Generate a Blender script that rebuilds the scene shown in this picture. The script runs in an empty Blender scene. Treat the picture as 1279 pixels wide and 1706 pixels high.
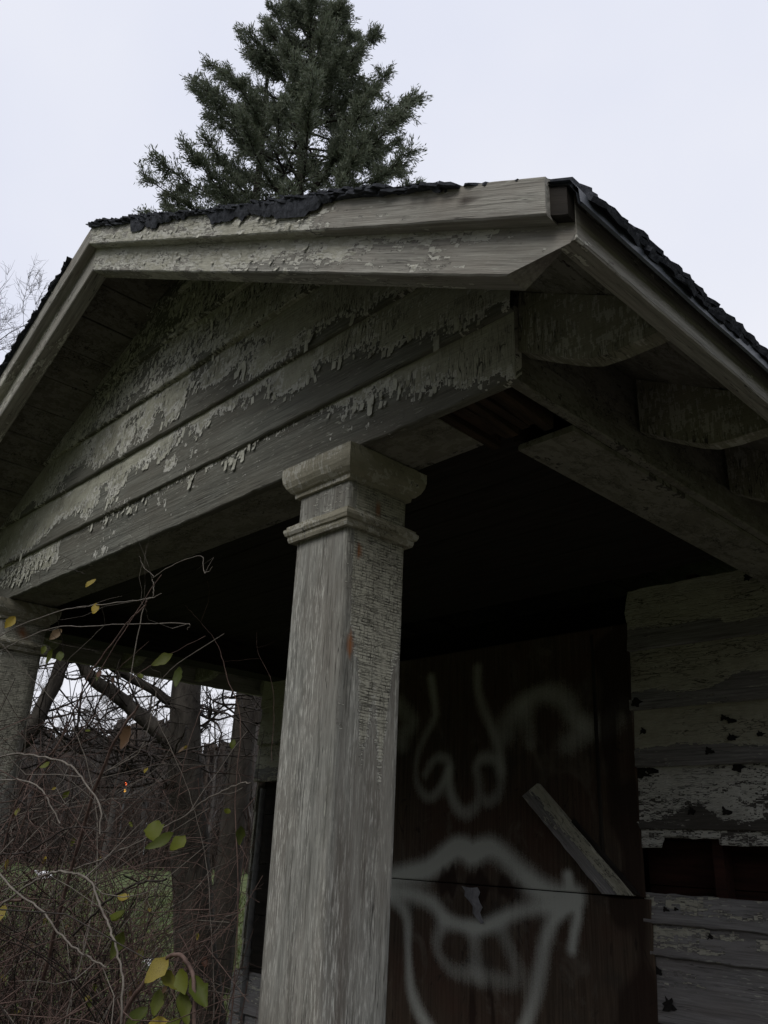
import bpy, math, random
import numpy as np
from mathutils import Matrix, Vector
R = math.radians
S = bpy.context.scene
COL = S.collection
rng = np.random.default_rng(7)
random.seed(7)

# ------------------------------------------------------------------ camera
cam_d = bpy.data.cameras.new('camera'); cam = bpy.data.objects.new('camera', cam_d); COL.objects.link(cam)
YAW, PITCH, ROLL = R(46.9008), R(21.8383), R(2.6483)
EYE = 1.6
f0 = Vector((-math.sin(YAW), math.cos(YAW), 0)); r0 = Vector((math.cos(YAW), math.sin(YAW), 0)); u0 = Vector((0, 0, 1))
fw = f0*math.cos(PITCH) + u0*math.sin(PITCH); uu = u0*math.cos(PITCH) - f0*math.sin(PITCH)
rr = r0*math.cos(ROLL) + uu*math.sin(ROLL); up = uu*math.cos(ROLL) - r0*math.sin(ROLL)
m = Matrix((rr, up, -fw)).transposed().to_4x4(); m.translation = Vector((1.8186, -1.5515, EYE))
cam.matrix_world = m
cam_d.sensor_fit = 'HORIZONTAL'; cam_d.sensor_width = 36; cam_d.lens = 1400.03/1279*36
cam_d.clip_start = 0.05; cam_d.clip_end = 2000
S.camera = cam

# ------------------------------------------------------------------ overcast sky and weak sun
SUN_EL, SUN_AZ = R(50), R(166)       # azimuth of the sun, clockwise from +Y
wd = bpy.data.worlds.new('World'); S.world = wd; wd.use_nodes = True
nt = wd.node_tree; nt.nodes.clear()
out = nt.nodes.new('ShaderNodeOutputWorld')
sky = nt.nodes.new('ShaderNodeTexSky'); sky.sky_type = 'NISHITA'; sky.sun_disc = False
sky.sun_elevation = SUN_EL; sky.sun_rotation = SUN_AZ; sky.dust_density = 4.0
bg1 = nt.nodes.new('ShaderNodeBackground'); bg1.inputs['Strength'].default_value = 0.08
bg2 = nt.nodes.new('ShaderNodeBackground'); bg2.inputs['Strength'].default_value = 1.0
tc = nt.nodes.new('ShaderNodeTexCoord'); ns = nt.nodes.new('ShaderNodeTexNoise')
ns.inputs['Scale'].default_value = 1.6; ns.inputs['Detail'].default_value = 4
cr = nt.nodes.new('ShaderNodeValToRGB')
cr.color_ramp.elements[0].position = .35; cr.color_ramp.elements[0].color = (.79, .82, .945, 1)
cr.color_ramp.elements[1].position = .68; cr.color_ramp.elements[1].color = (.92, .93, .99, 1)
mx = nt.nodes.new('ShaderNodeMixShader'); mx.inputs[0].default_value = .95
nt.links.new(tc.outputs['Generated'], ns.inputs['Vector']); nt.links.new(ns.outputs['Fac'], cr.inputs[0])
nt.links.new(cr.outputs[0], bg2.inputs['Color']); nt.links.new(sky.outputs[0], bg1.inputs['Color'])
nt.links.new(bg1.outputs[0], mx.inputs[1]); nt.links.new(bg2.outputs[0], mx.inputs[2]); nt.links.new(mx.outputs[0], out.inputs[0])
sd = bpy.data.lights.new('sun', 'SUN'); sun = bpy.data.objects.new('sun', sd); COL.objects.link(sun)
sd.energy = 1.5; sd.angle = R(30); sd.color = (1, .97, .92)
sv = Vector((math.sin(SUN_AZ)*math.cos(SUN_EL), math.cos(SUN_AZ)*math.cos(SUN_EL), math.sin(SUN_EL)))
sun.rotation_euler = sv.to_track_quat('Z', 'Y').to_euler(); sun.location = (0, -6, 12)
S.view_settings.view_transform = 'Standard'; S.view_settings.look = 'None'
S.view_settings.exposure = 0.0; S.view_settings.gamma = 1; S.view_settings.use_curve_mapping = False

# ------------------------------------------------------------------ node helpers
class NT:
    def __init__(s, name):
        s.mat = bpy.data.materials.new(name); s.mat.use_nodes = True
        s.t = s.mat.node_tree; s.bsdf = s.t.nodes['Principled BSDF']
        s.bsdf.inputs['Roughness'].default_value = .85
        s.bsdf.inputs['Specular IOR Level'].default_value = .2
    def n(s, typ, **kw):
        nd = s.t.nodes.new(typ)
        for k, v in kw.items():
            if hasattr(nd, k) and k not in nd.inputs: setattr(nd, k, v)
            else: nd.inputs[k].default_value = v
        return nd
    def l(s, a, b): s.t.links.new(a, b)
    def val(s, sock, v):
        if hasattr(v, 'is_linked') or isinstance(v, bpy.types.NodeSocket): s.l(v, sock)
        else: sock.default_value = v
    def math(s, op, a, b=None, clamp=False):
        nd = s.t.nodes.new('ShaderNodeMath'); nd.operation = op; nd.use_clamp = clamp
        s.val(nd.inputs[0], a)
        if b is not None: s.val(nd.inputs[1], b)
        return nd.outputs[0]
    def mix(s, f, a, b, blend='MIX'):
        nd = s.t.nodes.new('ShaderNodeMix'); nd.data_type = 'RGBA'; nd.blend_type = blend
        s.val(nd.inputs[0], f); s.val(nd.inputs[6], a); s.val(nd.inputs[7], b)
        return nd.outputs[2]
    def rng(s, v, a, b, c=0., d=1.):
        nd = s.t.nodes.new('ShaderNodeMapRange'); nd.clamp = True
        s.val(nd.inputs[0], v)
        for i, q in enumerate((a, b, c, d)): nd.inputs[1+i].default_value = q
        return nd.outputs[0]
    def vec(s, rand=True):
        tc = s.t.nodes.new('ShaderNodeTexCoord')
        if not rand: return tc.outputs['Object']
        oi = s.t.nodes.new('ShaderNodeObjectInfo')
        vm = s.t.nodes.new('ShaderNodeVectorMath'); vm.operation = 'MULTIPLY_ADD'
        cx = s.t.nodes.new('ShaderNodeCombineXYZ')
        for i in range(3): s.l(oi.outputs['Random'], cx.inputs[i])
        s.l(cx.outputs[0], vm.inputs[0]); vm.inputs[1].default_value = (17, 9, 5); s.l(tc.outputs['Object'], vm.inputs[2])
        return vm.outputs[0]
    def sc(s, v, k):
        vm = s.t.nodes.new('ShaderNodeVectorMath'); vm.operation = 'MULTIPLY'; s.l(v, vm.inputs[0]); vm.inputs[1].default_value = k
        return vm.outputs[0]
    def noise(s, v, scale=1., detail=4., rough=.55, dist=0.):
        nd = s.t.nodes.new('ShaderNodeTexNoise'); s.l(v, nd.inputs['Vector'])
        nd.inputs['Scale'].default_value = scale; nd.inputs['Detail'].default_value = detail
        nd.inputs['Roughness'].default_value = rough; nd.inputs['Distortion'].default_value = dist
        return nd.outputs['Fac']
    def vor(s, v, feature='F1', rnd=1.):
        nd = s.t.nodes.new('ShaderNodeTexVoronoi'); nd.feature = feature; s.l(v, nd.inputs['Vector'])
        nd.inputs['Scale'].default_value = 1; nd.inputs['Randomness'].default_value = rnd
        return nd
    def attr(s, name): 
        nd = s.t.nodes.new('ShaderNodeAttribute'); nd.attribute_name = name; return nd
    def bump(s, h, dist, strength=1.):
        nd = s.t.nodes.new('ShaderNodeBump'); s.l(h, nd.inputs['Height'])
        nd.inputs['Distance'].default_value = dist; nd.inputs['Strength'].default_value = strength
        s.l(nd.outputs[0], s.bsdf.inputs['Normal'])
    def col(s, c): s.val(s.bsdf.inputs['Base Color'], c)

def c4(*c): return (c[0], c[1], c[2], 1)

def wood(name, paint=(.38, .37, .29), paint2=(.27, .26, .195), bare=(.205, .203, .185), bare_dark=(.08, .078, .07),
         cell=(.013, .05), crack=.35, grain=(4, 110), streak=.0, bump=.006, A=.5, B=.8, crackw=.0011, mids=(6, 14, 14), wobble=.012, white=.35, ridge=None):
    """weathered board: grain along local X, flaking paint steered by the point attribute 'paint'; cell = crackle size along / across the grain"""
    N = NT(name); v = N.vec()
    g = N.noise(N.sc(v, (grain[0], grain[1], grain[1])), 1, 6, .7)
    g2 = N.noise(N.sc(v, (grain[0]*.5, grain[1]*.22, grain[1]*.22)), 1, 4, .6, .4)
    bl = N.noise(N.sc(v, (2.2, 6, 6)), 1, 5, .65)
    f = N.rng(N.math('ADD', N.math('MULTIPLY', g, .62), N.math('MULTIPLY', g2, .45)), .40, .68)
    bc = N.mix(f, c4(*bare_dark), c4(*bare))
    bc = N.mix(N.rng(bl, .38, .62, 0, .6), bc, c4(bare[0]*.60, bare[1]*.55, bare[2]*.52))
    fl = N.noise(N.sc(v, (22, 120, 120)), 1, 3, .6)          # pale specks of old primer and lichen
    bc = N.mix(N.math('MULTIPLY', N.rng(fl, .60, .68), N.rng(N.noise(v, 4, 3, .6), .42, .62)), bc, c4(.36, .36, .31))
    if streak > 0:
        st = N.noise(N.sc(v, (20., 200, 200)), 1, 5, .7)
        st2 = N.noise(N.sc(v, (1.3, 12, 12)), 1, 3, .5)
        sf = N.math('MULTIPLY', N.rng(st, .50, .66), N.rng(st2, .38, .62, .15, 1.))
        bc = N.mix(N.math('MULTIPLY', sf, streak), bc, c4(.58, .575, .52))
        br = N.noise(N.sc(v, (.8, 14, 14)), 1, 3, .5)
        bc = N.mix(N.rng(br, .55, .7, 0, .5), bc, c4(.085, .068, .055))
    ch = N.noise(N.sc(v, (1.4, 55, 55)), 1, 3, .55)
    ch = N.math('MULTIPLY', N.rng(N.math('ABSOLUTE', N.math('SUBTRACT', ch, .5)), .003, .012, 1, 0), N.rng(N.noise(N.sc(v, (2.5, 6, 6)), 1, 3, .6), .5, .6))
    bc = N.mix(N.math('MULTIPLY', ch, .85), bc, c4(.022, .02, .018))
    # crackle and flakes
    sp = N.t.nodes.new('ShaderNodeSeparateXYZ'); N.l(v, sp.inputs[0])
    w1 = N.noise(v, 16, 4, .7); w2 = N.noise(N.sc(v, (1, -1, 1)), 13, 4, .7)
    cx = N.t.nodes.new('ShaderNodeCombineXYZ')
    N.l(N.math('ADD', N.math('ADD', sp.outputs[1], sp.outputs[2]), N.math('MULTIPLY', w1, wobble*2.5)), cx.inputs[0])
    N.l(N.math('ADD', sp.outputs[0], N.math('MULTIPLY', w2, wobble)), cx.inputs[1])
    def brick(k, mort):
        bk = N.t.nodes.new('ShaderNodeTexBrick'); N.l(cx.outputs[0], bk.inputs['Vector'])
        for q, c in (('Color1', (0, 0, 0, 1)), ('Color2', (1, 1, 1, 1)), ('Mortar', (.5, .5, .5, 1))): bk.inputs[q].default_value = c
        bk.inputs['Scale'].default_value = 1; bk.inputs['Mortar Size'].default_value = mort; bk.inputs['Mortar Smooth'].default_value = .6
        bk.inputs['Brick Width'].default_value = cell[1]*k; bk.inputs['Row Height'].default_value = cell[0]*k; bk.offset = .37; bk.squash = .6; bk.squash_frequency = 3
        return bk
    b1, b2 = brick(1, crackw), brick(.43, crackw*.5)
    c0 = N.math('MULTIPLY', N.math('ADD', b1.outputs['Color'], b2.outputs['Color']), .5)
    mid = N.noise(N.sc(v, mids), 1, 5, .68)
    pa = N.attr('paint').outputs['Fac']
    pv = N.math('ADD', pa, N.math('ADD', N.math('MULTIPLY', N.math('SUBTRACT', c0, .5), A), N.math('MULTIPLY', N.math('SUBTRACT', mid, .5), B)))
    mask = N.rng(pv, .49, .51)
    if ridge:      # long wandering splits across the grain
        rn = N.noise(N.sc(v, (ridge[0], ridge[1], ridge[1])), 1, 3, .6); rn2 = N.noise(N.sc(v, (ridge[0]*.37, ridge[1]*.8, ridge[1]*.8)), 1, 2, .5)
        gate = N.rng(N.noise(N.sc(v, (3, 7, 7)), 1, 4, .65), .46, .60)
        cf = N.math('MAXIMUM', N.rng(N.math('ABSOLUTE', N.math('SUBTRACT', rn, .5)), .004, .016, 1, 0), N.rng(N.math('ABSOLUTE', N.math('SUBTRACT', rn2, .5)), .003, .009, 1, 0))
    else:
        gate = N.rng(N.noise(N.sc(v, (5, 8, 8)), 1, 5, .7), .34, .55, .45, 1.)
        rv = N.noise(N.sc(v, (9, 75, 75)), 1, 3, .6); rw = N.noise(N.sc(v, (105, 6, 6)), 1, 2, .45)
        thin = N.rng(N.noise(N.sc(v, (40, 40, 40)), 1, 3, .6), .42, .58, .12, 1.)
        cf = N.math('MAXIMUM', N.math('MULTIPLY', b1.outputs['Fac'], thin), N.math('MAXIMUM', N.math('MULTIPLY', N.rng(N.math('ABSOLUTE', N.math('SUBTRACT', rv, .5)), .003, .012, 1, 0), .8), N.math('MULTIPLY', N.rng(N.math('ABSOLUTE', N.math('SUBTRACT', rw, .5)), .006, .026, 1, 0), .75)))
    ck = N.math('MULTIPLY', N.math('MULTIPLY', cf, mask), N.math('MULTIPLY', gate, crack))
    pc = N.mix(N.rng(N.noise(v, 9, 6, .7), .35, .68), c4(*paint2), c4(*paint))
    pc = N.mix(N.math('MULTIPLY', N.math('FRACT', N.math('MULTIPLY', c0, 5.7)), .22), pc, c4(.13, .125, .10))
    lift = N.rng(pv, .51, .86, 1, 0)                 # thin, whiter paint next to the bare wood
    coat = N.rng(N.math('ADD', pv, N.math('MULTIPLY', N.math('SUBTRACT', N.noise(N.sc(v, (mids[0]*1.7, mids[1]*1.7, mids[2]*1.7)), 1, 5, .7), .5), 1.1)), .70, .735, 1, 0)
    pc = N.mix(N.math('MULTIPLY', coat, white), pc, c4(.56, .555, .51))
    pc = N.mix(N.math('MULTIPLY', lift, white*.3), pc, c4(.66, .65, .58))
    # shadow under the curled paint edge, painted into the bare wood along with grime
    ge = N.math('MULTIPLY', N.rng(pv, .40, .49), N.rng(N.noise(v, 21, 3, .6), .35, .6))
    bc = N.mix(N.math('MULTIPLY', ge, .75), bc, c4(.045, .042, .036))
    c = N.mix(mask, bc, pc)
    c = N.mix(ck, c, c4(.025, .023, .02))
    sa = N.attr('stain')
    c = N.mix(sa.outputs['Alpha'], c, sa.outputs['Color'])
    N.col(c)
    h = N.math('ADD', N.math('SUBTRACT', N.math('MULTIPLY', mask, .6), N.math('MULTIPLY', N.math('MULTIPLY', coat, mask), .2)), N.math('SUBTRACT', N.math('MULTIPLY', f, .22), N.math('MULTIPLY', ck, .5)))
    h = N.math('ADD', h, N.math('MULTIPLY', N.math('MULTIPLY', c0, mask), .22))
    N.bump(h, bump, 1.)
    return N.mat

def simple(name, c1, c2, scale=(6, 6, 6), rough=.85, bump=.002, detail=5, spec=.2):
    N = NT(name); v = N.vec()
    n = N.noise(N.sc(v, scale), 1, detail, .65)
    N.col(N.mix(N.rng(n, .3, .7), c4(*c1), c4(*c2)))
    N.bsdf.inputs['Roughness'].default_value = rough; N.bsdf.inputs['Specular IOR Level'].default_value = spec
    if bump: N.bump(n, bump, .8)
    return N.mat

M = {}
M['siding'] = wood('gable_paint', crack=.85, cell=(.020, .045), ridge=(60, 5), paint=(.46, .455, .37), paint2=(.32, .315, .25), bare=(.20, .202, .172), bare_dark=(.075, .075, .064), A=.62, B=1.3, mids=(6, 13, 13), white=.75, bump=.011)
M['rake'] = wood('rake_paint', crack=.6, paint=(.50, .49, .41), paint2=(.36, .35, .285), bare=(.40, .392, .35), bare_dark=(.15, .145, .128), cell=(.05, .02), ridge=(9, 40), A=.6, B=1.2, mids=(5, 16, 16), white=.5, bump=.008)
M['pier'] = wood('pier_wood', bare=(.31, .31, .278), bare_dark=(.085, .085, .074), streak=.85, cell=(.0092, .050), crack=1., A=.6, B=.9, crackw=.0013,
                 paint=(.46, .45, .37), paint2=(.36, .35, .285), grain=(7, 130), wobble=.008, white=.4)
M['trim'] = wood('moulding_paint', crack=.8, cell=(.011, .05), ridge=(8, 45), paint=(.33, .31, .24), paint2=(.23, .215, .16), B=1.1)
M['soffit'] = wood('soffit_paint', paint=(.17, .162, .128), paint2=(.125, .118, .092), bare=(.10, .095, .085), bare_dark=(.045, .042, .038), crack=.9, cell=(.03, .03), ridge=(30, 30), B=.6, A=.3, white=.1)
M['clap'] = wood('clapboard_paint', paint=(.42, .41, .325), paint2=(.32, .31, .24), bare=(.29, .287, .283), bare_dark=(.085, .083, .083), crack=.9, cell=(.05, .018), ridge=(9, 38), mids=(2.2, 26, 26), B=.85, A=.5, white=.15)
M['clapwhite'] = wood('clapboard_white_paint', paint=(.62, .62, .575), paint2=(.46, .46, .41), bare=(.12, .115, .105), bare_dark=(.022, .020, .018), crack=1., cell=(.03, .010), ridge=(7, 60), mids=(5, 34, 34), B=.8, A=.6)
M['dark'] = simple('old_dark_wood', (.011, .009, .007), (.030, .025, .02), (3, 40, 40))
M['rotten'] = simple('rotten_wood', (.010, .008, .006), (.055, .034, .02), (6, 30, 30), bump=.02)
M['red'] = simple('red_sheathing', (.014, .006, .0045), (.042, .015, .010), (4, 45, 45))
M['shingle'] = simple('asphalt_shingle', (.010, .012, .017), (.065, .070, .082), (55, 55, 55), .95, .006)
M['metal'] = simple('drip_edge_metal', (.025, .03, .037), (.075, .085, .10), (12, 3, 3), .5, .0005, spec=.5)
M['pipe'] = simple('old_pipe_metal', (.05, .05, .05), (.13, .13, .125), (20, 20, 20), .6, .001, spec=.4)
M['bark'] = simple('tree_bark', (.020, .017, .014), (.070, .062, .052), (14, 14, 5), .95, .03)
M['bark_far'] = simple('far_bark', (.045, .04, .037), (.10, .09, .083), (6, 6, 2), .95, 0)
M['conbark'] = simple('conifer_bark', (.018, .015, .012), (.045, .038, .031), (20, 20, 5), .95, .01)
M['cane'] = simple('grey_cane_bark', (.085, .072, .06), (.20, .178, .15), (25, 25, 25), .7, .001)
M['cane_red'] = simple('red_brown_cane', (.045, .028, .023), (.15, .10, .082), (25, 25, 25), .7, .001)
M['cane_dark'] = simple('dark_twig', (.014, .011, .009), (.05, .04, .034), (25, 25, 25), .8, .001)
M['concrete'] = simple('porch_slab', (.07, .068, .062), (.16, .155, .145), (9, 9, 9), .9, .004)
M['litter'] = simple('pale_litter', (.5, .5, .5), (.7, .7, .68), (9, 9, 9), .6, .001)
M['shrub'] = simple('brown_undergrowth', (.028, .022, .018), (.068, .052, .042), (2, 2, 2), .95, 0)

def leafmat(name, cols):
    N = NT(name); oi = N.t.nodes.new('ShaderNodeObjectInfo')
    ge = N.t.nodes.new('ShaderNodeNewGeometry')
    rp = N.t.nodes.new('ShaderNodeValToRGB'); e = rp.color_ramp.elements
    while len(e) < len(cols): e.new(.5)
    for i, c in enumerate(cols): e[i].position = i/(len(cols)-1); e[i].color = c4(*c)
    src = N.math('FRACT', N.math('ADD', oi.outputs['Random'], ge.outputs['Random Per Island']))
    N.l(src, rp.inputs[0]); v = N.vec()
    n = N.noise(v, 45, 3, .6)
    c = N.mix(N.rng(n, .52, .72, 0, .75), rp.outputs[0], c4(.09, .06, .025))
    N.col(c); N.bsdf.inputs['Roughness'].default_value = .55
    tr = N.t.nodes.new('ShaderNodeBsdfTranslucent'); N.l(c, tr.inputs[0])
    ms = N.t.nodes.new('ShaderNodeMixShader'); ms.inputs[0].default_value = .3
    o = N.t.nodes['Material Output']; N.l(N.bsdf.outputs[0], ms.inputs[1]); N.l(tr.outputs[0], ms.inputs[2]); N.l(ms.outputs[0], o.inputs[0])
    return N.mat
M['leaf'] = leafmat('vine_leaf', [(.06, .08, .010), (.10, .115, .013), (.05, .07, .012), (.15, .14, .02)])
M['leaf_yellow'] = leafmat('yellow_leaf', [(.30, .22, .03), (.24, .20, .05), (.32, .25, .04)])
M['leaf_brown'] = leafmat('dry_leaf', [(.08, .03, .018), (.16, .11, .06), (.06, .025, .018)])
M['needle'] = leafmat('conifer_spray', [(.110, .136, .094), (.138, .164, .112), (.162, .184, .132), (.118, .144, .096)])

def ground_mat():
    N = NT('lawn'); v = N.vec(False)
    a = N.noise(v, .35, 5, .6); b = N.noise(v, 6, 5, .7); c = N.noise(v, 40, 3, .7)
    k = N.mix(N.rng(a, .35, .65), c4(.062, .088, .026), c4(.100, .118, .040))
    k = N.mix(N.rng(b, .55, .75, 0, .7), k, c4(.09, .08, .038))
    k = N.mix(N.rng(c, .4, .7, 0, .5), k, c4(.035, .045, .018))
    N.col(k); N.bump(c, .03, 1.); return N.mat
M['lawn'] = ground_mat()
N_ = NT('grass_blade'); v_ = N_.noise(N_.vec(False), 1.1, 4, .6)
N_.col(N_.mix(N_.rng(v_, .35, .65), c4(.045, .070, .017), c4(.10, .112, .038))); M['grass'] = N_.mat

def plywood_mat():
    N = NT('weathered_plywood'); v = N.vec(False)
    g = N.noise(N.sc(v, (75, 60, 2.2)), 1, 6, .7, .5); b = N.noise(v, 2.6, 5, .6); kn = N.noise(N.sc(v, (9, 3, 4)), 1, 4, .6, 2.5)
    c = N.mix(N.rng(g, .3, .7), c4(.026, .019, .013), c4(.088, .064, .044))
    c = N.mix(N.rng(b, .45, .66, 0, .55), c, c4(.062, .031, .02))
    c = N.mix(N.rng(b, .30, .42, .75, 0), c, c4(.034, .031, .026))
    c = N.mix(N.rng(N.noise(N.sc(v, (3.5, 3, 2.2)), 1, 6, .7, 1.), .54, .70, 0, .75), c, c4(.12, .105, .085))
    c = N.mix(N.rng(kn, .62, .7, 0, .7), c, c4(.015, .011, .009))
    sp = N.attr('spray').outputs['Fac']
    k = N.math('MULTIPLY', N.rng(N.math('ADD', sp, N.math('ADD', N.math('MULTIPLY', N.math('SUBTRACT', g, .5), .30), N.math('MULTIPLY', N.math('SUBTRACT', N.noise(v, 170, 2, .6), .5), .45))), .08, .85), .85, True)
    c = N.mix(N.math('MULTIPLY', k, N.rng(sp, 0, .12)), c, c4(.50, .52, .47))
    sa = N.attr('stain'); c = N.mix(sa.outputs['Alpha'], c, sa.outputs['Color'])
    N.col(c); N.bump(g, .0025, .8); return N.mat
M['ply'] = plywood_mat()

def emis(name, c, s):
    N = NT(name); N.col(c4(*c)); N.bsdf.inputs['Emission Color'].default_value = c4(*c); N.bsdf.inputs['Emission Strength'].default_value = s; return N.mat
M['lamp_red'] = emis('lit_signal', (1, .16, .05), 2.5)
M['lamp_amber'] = emis('lit_amber', (1, .5, .08), 1.2)

# ------------------------------------------------------------------ object helpers
WM = {}
def link(o, parent=None, world=None):
    COL.objects.link(o); world = world or Matrix.Identity(4)
    if parent is not None:
        o.parent = parent; o.matrix_parent_inverse = Matrix.Identity(4)
        o.matrix_basis = WM[parent.name].inverted() @ world
    else: o.matrix_basis = world
    WM[o.name] = world.copy(); return o
def empty(name, loc, label, cat, group=None):
    o = bpy.data.objects.new(name, None); o.empty_display_size = .2
    link(o, None, Matrix.Translation(Vector(loc))); tag(o, label, cat, group); return o
def tag(o, label=None, cat=None, group=None, kind=None):
    if label: o['label'] = label
    if cat: o['category'] = cat
    if group: o['group'] = group
    if kind: o['kind'] = kind
    return o
def mesh(name, V, F, mat=None, smooth=False):
    me = bpy.data.meshes.new(name); me.from_pydata([tuple(map(float, q)) for q in V], [], F)
    if mat: me.materials.append(mat)
    if smooth: me.polygons.foreach_set('use_smooth', [True]*len(me.polygons))
    me.update(); return me
def quads(name, V, Q, mat, smooth=False):
    """fast build from arrays of verts and quads"""
    V = np.asarray(V, np.float32); Q = np.asarray(Q, np.int32)
    me = bpy.data.meshes.new(name); me.vertices.add(len(V)); me.vertices.foreach_set('co', V.ravel())
    me.loops.add(Q.size); me.loops.foreach_set('vertex_index', Q.ravel()); k = Q.shape[1]
    me.polygons.add(len(Q)); me.polygons.foreach_set('loop_start', np.arange(0, Q.size, k, dtype=np.int32))
    if smooth: me.polygons.foreach_set('use_smooth', np.ones(len(Q), bool))
    me.update(calc_edges=True); me.validate(); me.materials.append(mat); return me
def obj(name, me, parent=None, world=None): return link(bpy.data.objects.new(name, me), parent, world)
def fattr(me, name, vals):
    a = me.attributes.new(name, 'FLOAT', 'POINT'); a.data.foreach_set('value', np.asarray(vals, np.float32))
def cattr(me, name, vals):
    a = me.attributes.new(name, 'FLOAT_COLOR', 'POINT'); a.data.foreach_set('color', np.asarray(vals, np.float32).ravel())

_lat = rng.random((64, 64))
def vn(x, y=0.):
    x = np.asarray(x, float); y = np.asarray(y, float)+0*x
    xi = np.floor(x).astype(int); yi = np.floor(y).astype(int); fx = x-xi; fy = y-yi
    fx = fx*fx*(3-2*fx); fy = fy*fy*(3-2*fy); L = lambda a, b: _lat[a % 64, b % 64]
    return (L(xi, yi)*(1-fx)+L(xi+1, yi)*fx)*(1-fy)+(L(xi, yi+1)*(1-fx)+L(xi+1, yi+1)*fx)*fy

def frame(o, ex, ey):
    ex = Vector(ex).normalized(); ey = Vector(ey); ey = (ey-ex*ey.dot(ex)).normalized(); ez = ex.cross(ey)
    w = Matrix((ex, ey, ez)).transposed().to_4x4(); w.translation = Vector(o); return w

def board(name, parent, mat, o, ex, ey, L, W, T, paint=1., stain=None, step=.05, ny=8, e0=None, e1=None, warp=.0025, b=.004, chip=.0015, label=None):
    """plank: local X = length, Y = width, front face at local Z=0 (ex x ey), body behind it.  e0/e1(y) shift the two ends."""
    ys = np.concatenate(([0], np.linspace(b, W-b, ny), [W])); zs = np.concatenate(([-b], np.zeros(ny), [-b]))
    ys = np.concatenate((ys, [W, 0])); zs = np.concatenate((zs, [-T, -T])); n = len(ys)
    nx = max(2, int(L/step)+1); t = np.linspace(0, 1, nx); sd = rng.random()*60
    X = np.zeros((nx, n)); Y = np.tile(ys, (nx, 1)); Z = np.tile(zs, (nx, 1))
    a0 = np.array([e0(y) if e0 else 0. for y in ys]); a1 = np.array([e1(y) if e1 else 0. for y in ys])
    X = a0[None]*(1-t[:, None]) + (L+a1[None])*t[:, None]
    Z[:, :n] += (warp*(vn(X*1.3+sd, Y*4)-.5)*2)*(np.arange(n) < n-2)[None]
    edge = ((np.arange(n) <= 1) | ((np.arange(n) >= ny) & (np.arange(n) < n-2)))
    Y += np.where(edge[None], chip*2*(vn(X*23+sd, Y*9)-.5), 0)
    V = np.stack((X, Y, Z), -1).reshape(-1, 3)
    F = []
    for i in range(nx-1):
        for j in range(n):
            k = (j+1) % n; F.append((i*n+j, (i+1)*n+j, (i+1)*n+k, i*n+k))
    F.append(tuple(range(n))); F.append(tuple((nx-1)*n+j for j in reversed(range(n))))
    me = mesh(name, V, F, mat)
    u = V[:, 0]; vv = V[:, 1]/W
    fattr(me, 'paint', paint(u, vv) if callable(paint) else np.full(len(V), float(paint)))
    cattr(me, 'stain', stain(u, vv) if stain else np.zeros((len(V), 4)))
    ob = obj(name, me, parent, frame(o, ex, ey))
    if label: ob['label'] = label
    return ob

def tube(path, rad, k=5):
    P = np.asarray(path, float); n = len(P); r = np.broadcast_to(np.asarray(rad, float), (n,))
    T = np.gradient(P, axis=0); T /= np.linalg.norm(T, axis=1)[:, None]+1e-9
    a = np.where(np.abs(T[:, 2:3]) < .9, np.array([[0, 0, 1.]]), np.array([[1., 0, 0]]))
    U = np.cross(T, a); U /= np.linalg.norm(U, axis=1)[:, None]+1e-9; Wv = np.cross(T, U)
    an = np.arange(k)*2*np.pi/k
    V = P[:, None]+r[:, None, None]*(U[:, None]*np.cos(an)[None, :, None]+Wv[:, None]*np.sin(an)[None, :, None])
    i = np.arange(n-1)[:, None]*k; j = np.arange(k)[None]; j2 = (j+1) % k
    Q = np.stack((i+j, i+j2, i+k+j2, i+k+j), -1).reshape(-1, 4)
    return V.reshape(-1, 3), Q
def tubes(name, items, mat, smooth=True):
    Vs, Qs, o = [], [], 0
    for path, rad, k in items:
        V, Q = tube(path, rad, k); Vs.append(V); Qs.append(Q+o); o += len(V)
    return quads(name, np.concatenate(Vs), np.concatenate(Qs), mat, smooth)
def smooth_path(pts, sub=6, wob=0.):
    P = np.asarray(pts, float); n = len(P); t = np.arange(n); tt = np.linspace(0, n-1, (n-1)*sub+1)
    out_ = np.zeros((len(tt), 3)); Pm = np.vstack((2*P[0]-P[1], P, 2*P[-1]-P[-2]))
    for q, x in enumerate(tt):
        i = min(int(x), n-2); f = x-i; a, b_, c, d = Pm[i], Pm[i+1], Pm[i+2], Pm[i+3]
        out_[q] = .5*((2*b_)+(-a+c)*f+(2*a-5*b_+4*c-d)*f*f+(-a+3*b_-3*c+d)*f**3)
    if wob: out_ += (rng.random(out_.shape)-.5)*wob
    return out_

# ================================================================== GROUND
g = 1.0
me = quads('ground', [(-400, -400, 0), (400, -400, 0), (400, 400, 0), (-400, 400, 0)], [(0, 1, 2, 3)], M['lawn'])
tag(obj('ground', me), 'dull green lawn around the house and away to the woods', kind='structure')

M['added_earth'] = simple('bounce_earth', (.045, .040, .034), (.095, .085, .070), (7, 7, 7), .95, .01)
an = np.linspace(0, 2*np.pi, 60, endpoint=False); rr_ = 1+.18*(vn(an*3, 4.)-.5)
me = mesh('path', [(2.2+5.2*r_*math.cos(q), -.5+6.5*r_*math.sin(q), .004) for q, r_ in zip(an, rr_)], [tuple(range(60))], M['added_earth'])  # unseen sheet added to keep the ground bounce under the eaves neutral
tag(obj('path', me), 'added unseen sheet that neutralises bounce light in front of the porch', kind='structure')
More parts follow.
